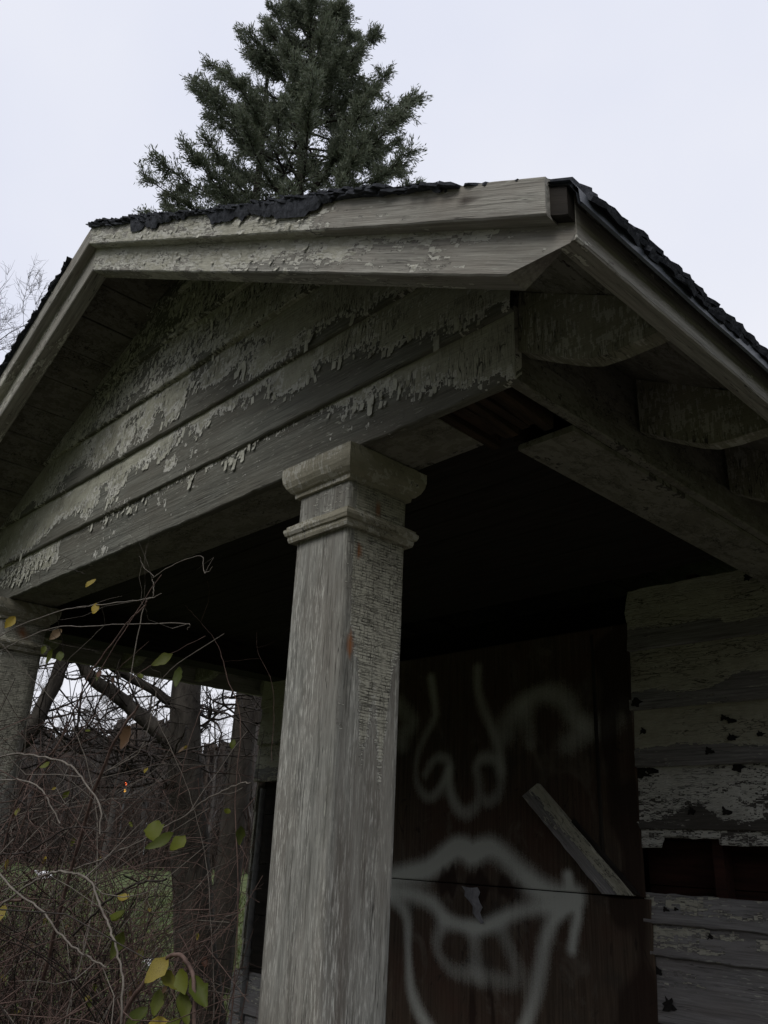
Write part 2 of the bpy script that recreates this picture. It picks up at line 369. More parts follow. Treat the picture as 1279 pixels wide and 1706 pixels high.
# ================================================================== THE HOUSE
Z0 = EYE                                   # heights below are given above eye level where marked +Z0
XC, SL = -1.42, .535                       # ridge x, roof slope
XB0, XB1 = -3.485, .642                    # beam ends
XE0, XE1 = -3.94, 1.10                     # eaves
YW, YEND, YF = 2.30, 7.0, -.40             # house wall, back of the house, gable overhang front
def zs(x): return Z0+2.553-SL*abs(x-XC)    # underside of the roof planks
house = empty('abandoned_house', (XC, 2.3, 0), 'derelict wooden house with an open gabled porch on square posts, paint peeling', 'house')
sq = math.sqrt(1+SL*SL)

# --- gable siding, one course per board (front faces -Y)
def pm(f):      # wrap paint function in world x
    return lambda o: (lambda u, v: f(u+o, v))
def p_beam(x, v):
    return np.clip(.05+1.0*np.clip((x+.25)/.75, 0, 1)*np.clip((v-.62+.62*np.clip((x-.05)/.55, 0, 1))/.35+.3, 0, 1) + .45*(x < -2.2)*(v > .35)
                   + .34*np.clip((v-.75)*5, 0, 1)+.30*vn(x*3, v*2)-.06, 0, 1.15)
def isl(x, v, lst):
    o_ = np.zeros(np.broadcast(x, v).shape)
    for (px_, pv_, rx_, rv_) in lst: o_ = np.maximum(o_, np.clip(1.6-np.hypot((x-px_)/rx_, (v-pv_)/rv_), 0, 1))
    return o_
def p_c2(x, v):
    lim = np.interp(x, [-3.4, -2.6, -2.2, -1.6, -1.1, -.7, -.2, .1, .35, .7], [.0, .0, .35, .66, .76, .80, .60, .36, .1, 0.])
    p = np.clip((v-lim)*3.2+.5, 0.0, 1.1)*.85+.75*(vn(x*8+3, v*2.6)-.5)*np.clip(1.4-abs(x+1.2), .3, 1)
    return np.maximum(p, isl(x, v, [(-1.9, .6, .10, .45), (-1.65, .65, .10, .45), (-1.35, .78, .22, .22), (-1.15, .3, .05, .12), (-.95, .78, .06, .2), (-.35, .72, .15, .3)])*.8)
def p_c3(x, v):
    lim = np.interp(x, [-3.4, -2.4, -2.0, -1.5, -1.1, -.7, -.4, .2], [0, .15, .42, .82, .9, .75, .22, 0])
    p = np.clip((v-lim)*2.6+.45, .0, 1.1)*.85+.7*(vn(x*8+9, v*2.6)-.5)
    return np.maximum(p, isl(x, v, [(-1.85, .5, .2, .35), (-1.62, .3, .07, .3), (-1.45, .55, .08, .4), (-1.25, .75, .18, .25), (-1.2, .4, .09, .28), (-.85, .6, .22, .2), (-.45, .35, .25, .3)])*.82)
def p_up(x, v): return .70-.25*np.clip(1-abs(x+1.6)/.6, 0, 1)+.5*(vn(x*4+21, v*3)-.5)+.2*(v-.5)
laps = [1.166, 1.376, 1.644, 1.908, 2.170, 2.43, 2.62]
pf = [p_beam, p_c2, p_c3, p_up, p_up, p_up]
for i in range(6):
    z0, z1 = laps[i], laps[i+1]+.02
    # ends follow the underside of the roof planks
    def xl(z): return max(XB0, XC-(2.553-z)/SL)
    def xr(z): return min(XB1, XC+(2.553-z)/SL)
    W_ = z1-z0; zc = min(z1, 2.54); W_ = zc-z0
    xa, xb = xl(z0), xr(z0)
    e0 = lambda y, z0=z0, xa=xa: xl(z0+y)-xa
    e1 = lambda y, z0=z0, xb=xb: xr(z0+y)-xb
    th = .03 if i == 0 else .022
    yb = 0. if i == 0 else -.017
    lean = .0 if i == 0 else .02/W_
    board('beam_board' if i == 0 else 'siding_board', house, M['siding'], (xa, yb, z0+Z0), (1, 0, 0), (0, lean, 1), xb-xa, W_, th,
          paint=pm(pf[i])(xa), step=.035, ny=14, e0=e0, e1=e1, warp=.003, chip=.003)
# curled flakes of paint that still hang on the siding
def flake_mesh(specs, mat_):
    V, F = [], []
    for (p, ax, ay, nrm, w, h, lift) in specs:
        b0 = len(V); top = [random.uniform(-.12, .12)*h for _ in range(3)]; ed = [random.uniform(-.3, .3) for _ in range(6)]
        for i in range(3):
            for j in range(3):
                u_ = (i/2-.5)*w*(1+.35*ed[j]); v_ = -j/2*h*(1+.3*ed[3+i]) + (top[i] if j == 0 else 0)
                V.append(tuple(p+ax*u_+ay*v_+nrm*(.0012+lift*(j/2)**1.6*(1+.5*ed[i]))))
        F += [(b0+i*3+j, b0+i*3+j+1, b0+(i+1)*3+j+1, b0+(i+1)*3+j) for i in range(2) for j in range(2)]
    me = mesh('paint_flakes', V, F, mat_); o_ = obj('paint_flakes', me, house); o_['kind'] = 'stuff'; return o_
M['flake'] = simple('loose_paint', (.27, .268, .215), (.56, .555, .48), (23, 23, 23), .8, .001)
sp_ = []; tr = 0
while len(sp_) < 1150 and tr < 90000:
    tr += 1; i = int(rng.integers(0, 5)); z0, z1 = laps[i], laps[i+1]; x = rng.uniform(XB0+.1, XB1-.02); v = rng.random(); z = z0+v*(z1-z0)
    if 2.553-SL*abs(x-XC)-.02 < z: continue
    p = float(pf[i](np.array([x]), np.array([v]))[0])
    if not (.38 < p < (.64 if i < 3 else .85)) or (i >= 3 and rng.random() < .6) or rng.random() > vn(x*5+i*3, v*3)*1.6-.3: continue
    yb = 0. if i == 0 else -.017+.02*v
    w_ = .004+.018*rng.random()**2; h_ = w_*rng.uniform(.8, 2.6)
    q = Vector((rng.normal(0, .15), 0, 1)).normalized()
    sp_.append((Vector((x, yb-.002, z+Z0)), Vector((q.z, 0, -q.x)), q*random.choice((1, 1, 1, -1)), Vector((0, -1, 0)), w_, h_, rng.uniform(.001, .0065)))
flake_mesh(sp_, M['flake'])
sp_ = []
for _ in range(150):
    s_ = rng.uniform(.1, 1.9); sd = random.choice((1, 1, 1, -1)); x = XC+sd*s_/sq; up_ = rng.random() < .45
    z = zs(x)-(rng.uniform(-.03, .05) if up_ else rng.uniform(.08, .165)); along = Vector((1, 0, -SL*sd)).normalized(); ay = Vector((SL*sd, 0, 1)).normalized()
    w_ = .003+.010*rng.random()**2; sp_.append((Vector((x, -.4425 if up_ else -.4025, z)), along, ay*random.choice((1, 1, -1)), Vector((0, -1, 0)), w_*1.3, w_*rng.uniform(.6, 1.3), rng.uniform(.002, .007)))
flake_mesh(sp_, M['flake'])
# backing behind the gable
V = [(XB0+.02, .035, 1.2+Z0), (XB1-.02, .035, 1.2+Z0), (XB1-.02, .035, zs(XB1)), (XC, .035, zs(XC)-.01), (XB0+.02, .035, zs(XB0))]
V2 = [(a, .06, c) for a, b, c in V]
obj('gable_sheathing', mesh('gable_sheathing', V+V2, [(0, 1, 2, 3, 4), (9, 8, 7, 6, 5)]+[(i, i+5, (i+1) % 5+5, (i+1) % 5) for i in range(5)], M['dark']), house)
# front beam soffit and inner face, side beams
P1 = lambda u, v: .70+.3*(vn(u*6, v*3)-.5)
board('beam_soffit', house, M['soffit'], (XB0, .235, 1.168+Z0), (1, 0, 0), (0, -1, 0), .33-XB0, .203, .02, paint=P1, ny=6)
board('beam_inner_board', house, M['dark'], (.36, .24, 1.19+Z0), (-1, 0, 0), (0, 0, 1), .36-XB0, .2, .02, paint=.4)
board('beam_soffit_strip', house, M['soffit'], (XB0, .275, 1.18+Z0), (1, 0, 0), (0, -1, 0), .36-XB0, .035, .02, paint=.6, ny=3)
for sx, xo in ((1, XB1-.005), (-1, XB0+.005)):
    if sx > 0:
        board('side_beam_board', house, M['soffit'], (xo, .02, 1.166+Z0), (0, 1, 0), (0, 0, 1), YW-.02, .106, .03, paint=P1, ny=8, chip=.004)
        board('frieze_board', house, M['soffit'], (xo-.012, .03, 1.272+Z0), (0, 1, 0), (0, 0, 1), YW-.03, .19, .025, paint=P1, ny=8)
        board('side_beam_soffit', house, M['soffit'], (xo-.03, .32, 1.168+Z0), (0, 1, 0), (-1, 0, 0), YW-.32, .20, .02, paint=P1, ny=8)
        board('side_beam_inner_board', house, M['dark'], (xo-.23, YW, 1.168+Z0), (0, -1, 0), (0, 0, 1), YW-.3, .2, .02, paint=.4)
    else:
        board('side_beam_board', house, M['soffit'], (xo, YW, 1.166+Z0), (0, -1, 0), (0, 0, 1), YW-.02, .28, .03, paint=P1)
        board('side_beam_soffit', house, M['dark'], (xo+.23, .25, 1.168+Z0), (0, 1, 0), (-1, 0, 0), YW-.25, .20, .02, paint=P1)
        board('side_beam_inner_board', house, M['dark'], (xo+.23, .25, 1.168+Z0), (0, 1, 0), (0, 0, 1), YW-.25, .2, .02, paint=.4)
# rotten corner: broken beam core in the gap
for k in range(7):
    x = .36+.035*k; L_ = .2+.09*random.random()
    board('rotten_beam_core', house, M['rotten'], (x, .04, 1.215+Z0+.03*random.random()), (0, 1, random.uniform(-.12, .12)), (-1, 0, 0), L_, .03, .05, paint=0, ny=3, chip=.006, step=.02)
board('rotten_beam_core', house, M['rotten'], (.34, .12, 1.20+Z0), (1, .1, .02), (0, -1, 0), .24, .05, .04, paint=0, ny=3, chip=.008, step=.02)

# --- piers
def square_ring(name, mat, cx, cy, half, prof, parent, paint):
    V, F = [], []; n = len(prof); seg = 10
    corners = [(-1, -1), (1, -1), (1, 1), (-1, 1)]
    pts = []
    for c in range(4):
        a, b = corners[c], corners[(c+1) % 4]
        for s in range(seg): pts.append((a, b, s/seg))
    for (a, b, s) in pts:
        for (off, z) in prof:
            h = half+off; V.append(((a[0]*(1-s)+b[0]*s)*h, (a[1]*(1-s)+b[1]*s)*h, z+.0015*random.uniform(-1, 1)))
    m_ = len(pts)
    for i in range(m_):
        for j in range(n-1):
            k = (i+1) % m_; F.append((i*n+j, k*n+j, k*n+j+1, i*n+j+1))
    me = mesh(name, V, F, mat); V = np.array(V)
    fattr(me, 'paint', paint+.3*(vn(V[:, 0]*20+V[:, 1]*13, V[:, 2]*20)-.5)); cattr(me, 'stain', np.zeros((len(V), 4)))
    return obj(name, me, parent, Matrix.Translation((cx, cy, 0)))
def pier(cx, cy, detail):
    h, Lz = .125, 1.166+Z0-.15-.03
    nf = 22 if detail else 5; nz = 260 if detail else 40; b = .007
    ring = []                                # (x, y) round the square, beginning at front-left corner
    cs = [(-1, -1), (1, -1), (1, 1), (-1, 1)]
    for c in range(4):
        a, d = cs[c], cs[(c+1) % 4]
        for t in np.linspace(b/(2*h), 1-b/(2*h), nf): ring.append(((a[0]*(1-t)+d[0]*t)*h, (a[1]*(1-t)+d[1]*t)*h, c, t))
    n = len(ring); zz = np.linspace(0, Lz, nz); V = np.zeros((nz, n, 3)); pt = np.zeros((nz, n)); st = np.zeros((nz, n, 4))
    rx = np.array([q[0] for q in ring]); ry = np.array([q[1] for q in ring]); fc = np.array([q[2] for q in ring]); tt = np.array([q[3] for q in ring])
    # local X runs up the post
    V[:, :, 0] = zz[:, None]; V[:, :, 1] = rx[None]; V[:, :, 2] = -ry[None]
    wv = .003*(vn(zz[:, None]*1.5+cx, tt[None]*3+fc[None]*5)-.5)
    V[:, :, 1] += wv*np.sign(rx)[None]; V[:, :, 2] -= wv*np.sign(ry)[None]
    # the corners have worn round towards the foot
    er = np.clip((1.5-zz)/1.3, 0, 1)*.012
    ed = (np.minimum(tt, 1-tt)*2*h); cw = np.clip(1-ed/.03, 0, 1)**2
    V[:, :, 1] -= er[:, None]*cw[None]*np.sign(rx)[None]; V[:, :, 2] += er[:, None]*cw[None]*np.sign(ry)[None]
    ze = zz+.15-Z0                            # height over eye level
    for j in range(n):
        if fc[j] == 1:                        # house side (+X) face: crackled paint at the top, running out in tongues
            lim = .42+.16*abs(tt[j]-.58)/.4-.26*np.exp(-((tt[j]-.42)/.10)**2)-.30*np.exp(-((tt[j]-.72)/.09)**2)
            p = np.clip((ze-lim)*5+.5, 0, 1.35)
            if tt[j] < .13: p = p*0+.10+.32*vn(ze*7, 2.)*(ze > .3)
            pt[:, j] = p
            for (z_, t_, rz, rt) in ((1.0, .5, .035, .035), (.84, .22, .03, .04), (.55, .16, .045, .05)):
                d = ((ze-z_)/rz)**2+((tt[j]-t_)/rt)**2
                w = np.clip(1.25-d, 0, 1); st[:, j] = np.where((w > st[:, j, 3])[:, None], np.stack((w*0+.26, w*0+.10, w*0+.035, w*.95), -1), st[:, j])
        elif fc[j] == 0: pt[:, j] = np.where(ze > .95, .16, -.25)+.22*vn(ze*9, tt[j]*6)
        else: pt[:, j] = np.clip((ze-.3)*3, .1, .9)
    F = []
    idx = np.arange(nz*n).reshape(nz, n)
    Q = np.stack((idx[:-1], idx[1:], np.roll(idx[1:], -1, 1), np.roll(idx[:-1], -1, 1)), -1).reshape(-1, 4)[:, ::-1]
    me = quads('pier', V.reshape(-1, 3), Q, M['pier'])
    fattr(me, 'paint', pt.ravel()); cattr(me, 'stain', st.reshape(-1, 4))
    w = Matrix(((0, 1, 0, cx), (0, 0, -1, cy), (1, 0, 0, .15), (0, 0, 0, 1)))
    w = Matrix(((0, 1, 0, cx), (0, 0, -1, cy), (1, 0, 0, .15), (0, 0, 0, 1)))
    o = obj('pier', me, house, w)
    e = Z0
    square_ring('collar_moulding', M['trim'], cx, cy, h, [(-.004, .905+e), (.016, .905+e), (.02, .915+e), (.020, .925+e), (.026, .928+e), (.031, .938+e), (.031, .948+e), (.024, .953+e), (.024, .960+e), (-.004, .968+e)], o, .85)
    square_ring('capital', M['trim'], cx, cy, h, [(-.004, 1.062+e), (.010, 1.062+e), (.012, 1.076+e), (.020, 1.080+e), (.033, 1.094+e), (.042, 1.112+e), (.046, 1.132+e), (.046, 1.163+e), (-.004, 1.1635+e)], o, .85)
    return o
pier(-.125, .125, True)
pier(-2.92, .125, False)

# --- porch ceiling, floor
for k in range(12):
    y = .30+k*.167
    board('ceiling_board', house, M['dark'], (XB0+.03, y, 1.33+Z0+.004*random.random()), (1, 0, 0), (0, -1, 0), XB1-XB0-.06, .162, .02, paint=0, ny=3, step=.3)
V = [(-3.55, -.12, 0), (.70, -.12, 0), (.70, 2.3, 0), (-3.55, 2.3, 0)]
V += [(a, b, .15) for a, b, c in V]
obj('porch_floor', mesh('porch_floor', V, [(4, 5, 6, 7), (0, 1, 5, 4), (1, 2, 6, 5), (2, 3, 7, 6), (3, 0, 4, 7)], M['concrete']), house)

# --- roof planks (the soffit one sees from below), both slopes, along Y
nrow = 14; half = (XE1-.01-XC)*sq
for side in (1, -1):
    for k in range(nrow):
        s0, s1 = half*k/nrow, half*(k+1)/nrow-.004
        def pt_(s): return (XC+side*s/sq, zs(XC+side*s/sq))
        x0, z0 = pt_(s0); x1, z1 = pt_(s1)
        fr = YF+.06
        o_ = (x0, fr, z0) if side > 0 else (x1, fr, z1)
        eyv = (x1-x0, 0, z1-z0) if side > 0 else (x0-x1, 0, z0-z1)
        # ex = +Y ; front normal must point down: ex x ey = (0,1,0)x(1,0,-s)
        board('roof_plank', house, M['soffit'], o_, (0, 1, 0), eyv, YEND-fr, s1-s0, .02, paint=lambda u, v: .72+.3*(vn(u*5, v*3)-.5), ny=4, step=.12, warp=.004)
# --- fly rafters (lower rake boards) and upper rake trim
def rake(name, yfront, T, drop0, drop1, mat, paint, x_out, xend_cut=None):
    """board that follows the slope, drop0/drop1 = vertical drop of its top/bottom under the plank line at the ridge"""
    for side in (1, -1):
        Wd = (drop1-drop0)/sq
        L_ = (abs((x_out if side > 0 else 2*XC-x_out)-XC))*sq
        ex = Vector((1, 0, -SL*1)).normalized() if side > 0 else Vector((1, 0, SL)).normalized()
        ey = Vector((SL, 0, 1)).normalized() if side > 0 else Vector((-SL, 0, 1)).normalized()
        xo = 2*XC-x_out
        if side > 0: o_ = Vector((XC, yfront, zs(XC)-drop1))
        else: o_ = Vector((xo, yfront, zs(xo)-drop1))
        tan = SL
        pl = lambda y: -y*tan          # plumb cut at the ridge / eave: keep x constant when going up the width
        if side > 0:
            e0 = lambda y: -y*tan
            e1 = lambda y: -y*tan
            if xend_cut: e1 = lambda y: -y*tan if y > xend_cut[0] else -y*tan-(xend_cut[0]-y)*xend_cut[1]
        else:
            e0 = lambda y: y*tan
            e1 = lambda y: y*tan
        board(name, house, mat, o_, ex, ey, L_, Wd, T, paint=paint, ny=10, step=.03, e0=e0, e1=e1, warp=.002, chip=.0014, stain=rk_stain if (name == 'upper_rake_board' and side > 0) else None)
def rk_stain(u, v):
    d = ((u-2.55)/.03)**2+((v-.55)/.13)**2; w = np.clip(1.3-d, 0, 1)
    return np.stack((w*0+.03, w*0+.022, w*0+.017, w*.9), -1)
rake('lower_rake_board', -.40, .07, .0, .178, M['rake'], lambda u, v: .52+.6*(vn(u*4+2, v*3)-.5)+.35*(v-.5)+.25*(u < 1.5)-.45*np.clip((u-2.3)*2, 0, 1), XE1-.005, (.075, 2.6))
rake('upper_rake_board', -.440, .041, -.046, .056, M['rake'], lambda u, v: .62+.6*(vn(u*4+12, v*3)-.5)-.2*(v-.5)-.75*np.clip((u-1.9)*1.6, 0, 1), XE1-.042)
board('rotten_rake_end', house, M['dark'], (XE1-.046, -.425, zs(XE1-.046)-.050), (1, 0, -SL), (SL, 0, 1), .050, .072, .024, paint=0, ny=5, step=.008, chip=.006, e0=lambda y: -y*SL, e1=lambda y: -y*SL)
# --- eave fascia boards
def p_f(u, v): return .16+.5*(vn(u*4+5, v*3)-.5)
zb = 1.119+Z0
board('fascia_board', house, M['rake'], (XE1, YF+.002, zb), (0, 1, 0), (0, 0, 1), YEND-YF, .135, .045, paint=p_f, ny=8, chip=.0018, warp=.003)
board('fascia_board', house, M['rake'], (XE0, YEND, zb), (0, -1, 0), (0, 0, 1), YEND-YF-.002, .135, .045, paint=p_f, ny=8, chip=.003)
# --- rafter tails
def tail(y, side):
    pr = [(.645, 1.256), (.82, 1.158), (.868, 1.139), (.93, 1.134), (1.05, 1.136), (1.052, 0), (.645, 0)]
    V, F = [], []
    top = [(.645, zs(.645)-Z0-.003), (.73, zs(.73)-Z0-.003), (.82, zs(.82)-Z0-.003), (.868, zs(.868)-Z0-.003), (.93, zs(.93)-Z0-.003), (1.05, zs(1.05)-Z0-.003)]
    bot = [(.645, 1.256), (.73, 1.207), (.82, 1.158), (.868, 1.139), (.93, 1.134), (1.05, 1.136)]
    for yy in (y, y+.052):
        for a, c in bot+top: V.append((a if side > 0 else 2*XC-a, yy, c+Z0))
    n = 6
    for k in range(n-1):
        F.append((k, k+1, n+k+1, n+k)); F.append((12+k+1, 12+k, 12+n+k, 12+n+k+1)); F.append((12+k, 12+k+1, k+1, k))
        F.append((n+k, n+k+1, 12+n+k+1, 12+n+k))
    F.append((n-1, 12+n-1, 12+2*n-1, 2*n-1)); F.append((0, n, 12+n, 12))
    if side < 0: F = [tuple(reversed(q)) for q in F]
    # subdivide by hand is not needed: the material carries the crackle
    me = mesh('rafter_tail', V, F, M['trim_dark']); A = np.array(V)
    fattr(me, 'paint', np.full(len(V), .8)); cattr(me, 'stain', np.zeros((len(V), 4)))
    bv = obj('rafter_tail', me, house); return bv
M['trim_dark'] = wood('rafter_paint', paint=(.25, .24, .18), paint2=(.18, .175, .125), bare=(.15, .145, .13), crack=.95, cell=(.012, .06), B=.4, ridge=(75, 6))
for k in range(11):
    for side in (1, -1): tail(.015+.62*k, side)

# --- drip edge and roofing
def strip(name, pts_a, pts_b, mat, th=(0, 0, 0)):
    n = len(pts_a); V = list(pts_a)+list(pts_b); F = [(i, i+1, n+i+1, n+i) for i in range(n-1)]
    return obj(name, mesh(name, V, F, mat), house)
ye = np.linspace(YF-.03, 2.6, 60)
dz = .008*(vn(ye*2.2)-.5)
def bent(name, prof, mat):      # profile (x, z) swept along the eave, with a little sag
    n = len(prof); V, F = [], []
    for i, y in enumerate(ye):
        for (x, z) in prof: V.append((x+.006*(vn(y*3+4)-.5), y, z+Z0+dz[i]))
    for i in range(len(ye)-1):
        for j in range(n-1): F.append((i*n+j, i*n+j+1, (i+1)*n+j+1, (i+1)*n+j))
    return obj(name, mesh(name, V, F, mat), house)
bent('drip_edge', [(1.06, 1.266), (1.112, 1.238), (1.130, 1.205), (1.133, 1.172), (1.138, 1.165), (1.133, 1.161), (1.128, 1.170), (1.124, 1.200), (1.108, 1.230), (1.06, 1.258)], M['metal'])
# roof covering over the planks
V, F = [], []
for s in (1, -1):
    b0 = len(V)
    for (x, dz_) in ((XC, 0), (XC+s*(XE1-XC+.01), 0)):
        for y in (YF-.02, YEND):
            for t in (.024, .05): V.append((x, y, zs(x)+t))
    F += [(b0+1, b0+5, b0+7, b0+3), (b0, b0+2, b0+6, b0+4), (b0, b0+4, b0+5, b0+1), (b0+2, b0+3, b0+7, b0+6), (b0+4, b0+6, b0+7, b0+5)]
obj('roof_covering', mesh('roof_covering', V, F, M['shingle']), house)
# shingle tab variants: slab, local X along the edge, local Y outwards, ragged, drooping
def tab(seed):
    r = random.Random(seed); nx, ny_ = 15, 5; V, F = [], []
    L_, W_ = .24, .17; th = r.uniform(.007, .012); ph = r.uniform(0, 40); dr = r.uniform(.004, .016)
    xs_ = np.linspace(0, 1, nx); edge = W_+.020*(vn(xs_*5+ph)-.5)+.016*(vn(xs_*15+ph)-.5); lift = .010*(vn(xs_*3+ph+9)-.5)
    for s in (0, 1):
        for i in range(nx):
            for j in range(ny_):
                q = j/(ny_-1); y = edge[i]*q
                V.append((L_*(i/(nx-1)-.5), y, (th if s else 0)*(1 if j < ny_-1 else .75)+lift[i]*q-dr*q*q+.002*r.uniform(-1, 1)))
    o_ = nx*ny_
    for i in range(nx-1):
        for j in range(ny_-1):
            a, b_, c, d = i*ny_+j, (i+1)*ny_+j, (i+1)*ny_+j+1, i*ny_+j+1
            F.append((d, c, b_, a)); F.append((o_+a, o_+b_, o_+c, o_+d))
    per = [i*ny_ for i in range(nx)]+[(nx-1)*ny_+j for j in range(1, ny_)]+[i*ny_+ny_-1 for i in range(nx-2, -1, -1)]+[j for j in range(ny_-2, 0, -1)]
    for k in range(len(per)):
        a, b_ = per[k], per[(k+1) % len(per)]; F.append((a, b_, o_+b_, o_+a))
    return mesh('shingle', V, F, M['shingle'])
TABS = [tab(k) for k in range(7)]
def put_tab(o_, ex, ey, sc=(1, 1, 1), rz=0.):
    w = frame(o_, ex, ey) @ Matrix.Rotation(rz, 4, 'Z') @ Matrix.Diagonal((sc[0], sc[1], sc[2], 1))
    obj('shingle', random.choice(TABS), house, w)
down = Vector((1, 0, -SL)).normalized()
for layer in range(4):                                    # right eave: four ragged layers
    y = YF+.055
    while y < 2.2:
        x_out = 1.142-.006*layer+random.uniform(-.006, .008)
        S_ = Vector((1.005, y+.08, zs(1.005)+.052+.008*layer)); E_ = Vector((x_out, y+.08, zs(x_out)+.018+.0125*layer+random.uniform(-.003, .004)))
        put_tab(S_, Vector((0, 1, 0)), S_-E_, (random.uniform(.8, 1.2), -(E_-S_).length/.17, random.uniform(.9, 1.4)), random.uniform(-.03, .03))
        y += random.uniform(.12, .19)
x_at = lambda s: XC+s/sq
for layer in range(4):                                    # the two rakes
    for side in (1, -1):
        s = .10 if side > 0 else .34
        while s < half-.13:
            if (layer == 3 and random.random() < .7) or (side > 0 and x_at(s) > .78 and layer > 0) or (layer == 2 and random.random() < .3): s += .16; continue
            x = XC+side*s/sq
            along = Vector((1, 0, -SL)) if side > 0 else Vector((1, 0, SL))
            put_tab(Vector((x, YF-(.046 if x < .8 or side < 0 else .030)-.008*random.random()+.165, zs(x)+(.049 if x < .8 or side < 0 else .043)+.0065*layer)), -along, Vector((0, -1, 0)), (random.uniform(.8, 1.2), 1, random.uniform(.7, 1.1)), random.uniform(-.03, .03))
            s += random.uniform(.13, .19)
# torn felt hanging over the upper rake trim
def felt(x0, x1, amp, seed):
    n = 200; xs = np.linspace(x0, x1, n); V = []
    low = amp*np.clip(vn(xs*5+seed, 3)*1.7-.6+.55*vn(xs*22+seed)+.3*vn(xs*70+seed), 0.02, 1.1)
    for i, x in enumerate(xs):
        z = zs(x)+.05; bul = .006*vn(x*9+seed)+.006*vn(x*60+seed)
        V += [(x, YF-.041, z+.010), (x, YF-.053-bul, z-.002), (x, YF-.050-bul*.7, z-low[i]*.6), (x, YF-.045-bul*.5, z-low[i]), (x, YF-.042, z-low[i]+.004)]
    F = [(i*5+j, i*5+j+1, (i+1)*5+j+1, (i+1)*5+j) for i in range(n-1) for j in range(4)]
    obj('roofing_felt', mesh('roofing_felt', V, F, M['shingle'], False), house)
felt(-.95, .78, .055, 11.); felt(XC+.02, -.95, .022, 4.)

# --- house front wall: clapboards, missing course, plywood over the doorway
def rag(a): 
    tb = [random.uniform(-a, a) for _ in range(9)]
    return lambda y: tb[int(abs(y)*37) % 9]
def spots(L0, lst):
    def f(u, v):
        o_ = np.zeros((len(u), 4))
        for (x, t, r_) in lst:
            d = np.sqrt((u+L0-x)**2+((v-t)*.26)**2); w = np.clip((r_-d)/(.35*r_), 0, 1)
            o_[:, 3] = np.maximum(o_[:, 3], w*.95)
        o_[:, :3] = (.012, .011, .010); return o_
    return f
def clap(x0, x1, z0, z1, mat, paint, ragl=0., ragr=0., lst=(), ny=12):
    lean = .024/(z1-z0+.02)
    board('clapboard', house, mat, (x0, YW-.024, z0), (1, 0, 0), (0, lean, 1), x1-x0, z1-z0+.018, .018, paint=paint,
          ny=ny, step=.025, e0=rag(ragl) if ragl else None, e1=rag(ragr) if ragr else None, chip=.004, warp=.003)
def blots(z0, z1, lst):
    for (x, t, r_) in lst:
        n = 16; ph = random.random()*9; V = [(0, 0, 0)]; r_ *= .62
        for k in range(n):
            a = k/n*6.2832; q = r_*(.45+.95*vn(k*.8+ph))*(1.5 if k % 5 == 0 else 1); V.append((q*1.25*math.cos(a), 0, q*math.sin(a)))
        zz = z0+t*(z1-z0); yy = YW-.024+.024/(z1-z0+.02)*(zz-z0)-.0045
        me = mesh('knot_hole', V, [(0, 1+(k+1) % n, 1+k) for k in range(n)], M['soot'])
        obj('knot_hole', me, house, Matrix.Translation((x, yy, zz)) @ Matrix.Rotation(-.085, 4, 'X'))
M['soot'] = simple('black_hole', (.006, .005, .005), (.02, .018, .016), (60, 60, 60), .95, .002)
XR = XB1-.01
def cp(low, hi, nz=.5, k=3.):
    sd_ = z_seed[0]
    return lambda u, v: low+(hi-low)*np.clip((v-.08-.30*vn(u*7+sd_, 1.))/.10, 0, 1)+nz*.45*(vn(u*k*1.6+sd_, v*3)-.5)
z_seed = [0.]
rights = [(2.592, 2.90, M['clap'], .1, .75, [(.25, .9, .03)]), (2.296, 2.592, M['clap'], .15, .95, [(-.37, .12, .035)]),
          (2.022, 2.296, M['clap'], .12, 1.0, [(-.35, .62, .022), (.06, .75, .02), (.09, .7, .026), (.09, .42, .026), (-.02, .22, .024), (.22, .45, .02)]),
          (1.742, 2.022, M['clapwhite'], .2, .66, [(-.39, .92, .05), (-.33, .95, .035), (.10, .95, .034), (-.13, .28, .024), (.03, .28, .028)])]
for z0, z1, mt, lo, hi, lst in rights:
    z_seed[0] += 7; clap(-.405, XR, z0, z1, mt, cp(lo, hi, .9), .014, 0, lst); blots(z0, z1, lst)
z_seed[0] += 5
# broken sliver above the hole
def sl(y): return 0
board('broken_clapboard', house, M['clapwhite'], (-.41, YW-.014, 1.662), (1, 0, 0), (0, .05, 1), .115, .085, .016, paint=.65, ny=6, step=.012, chip=.006, e1=rag(.02))
board('broken_clapboard', house, M['clapwhite'], (-.31, YW-.014, 1.706), (1, 0, 0), (0, .05, 1), .30, .040, .016, paint=.55, ny=5, step=.012, chip=.006)
board('broken_clapboard', house, M['clapwhite'], (-.02, YW-.014, 1.682), (1, 0, 0), (0, .05, 1), XR+.02, .064, .016, paint=.5, ny=5, step=.012, chip=.006, stain=spots(-.02, [(.13, .2, .022)]))
lowers = [(1.343, 1.452, .1, .42), (1.212, 1.343, .25, .5), (.952, 1.212, .05, .22), (.69, .952, .1, .3), (.43, .69, .3, .4), (.15, .43, .3, .4)]
for i, (z0, z1, lo, hi) in enumerate(lowers):
    z_seed[0] += 7; lst = [[(-.30, .55, .016), (-.25, .6, .012)], [(-.1, .75, .016)], [(-.315, .28, .042), (.105, .1, .032), (-.36, .75, .024)], [], [], []][i]
    clap(-.40+.006*i, XR, z0, z1, M['clap'], cp(lo, hi, .8), .012); blots(z0, z1, lst)
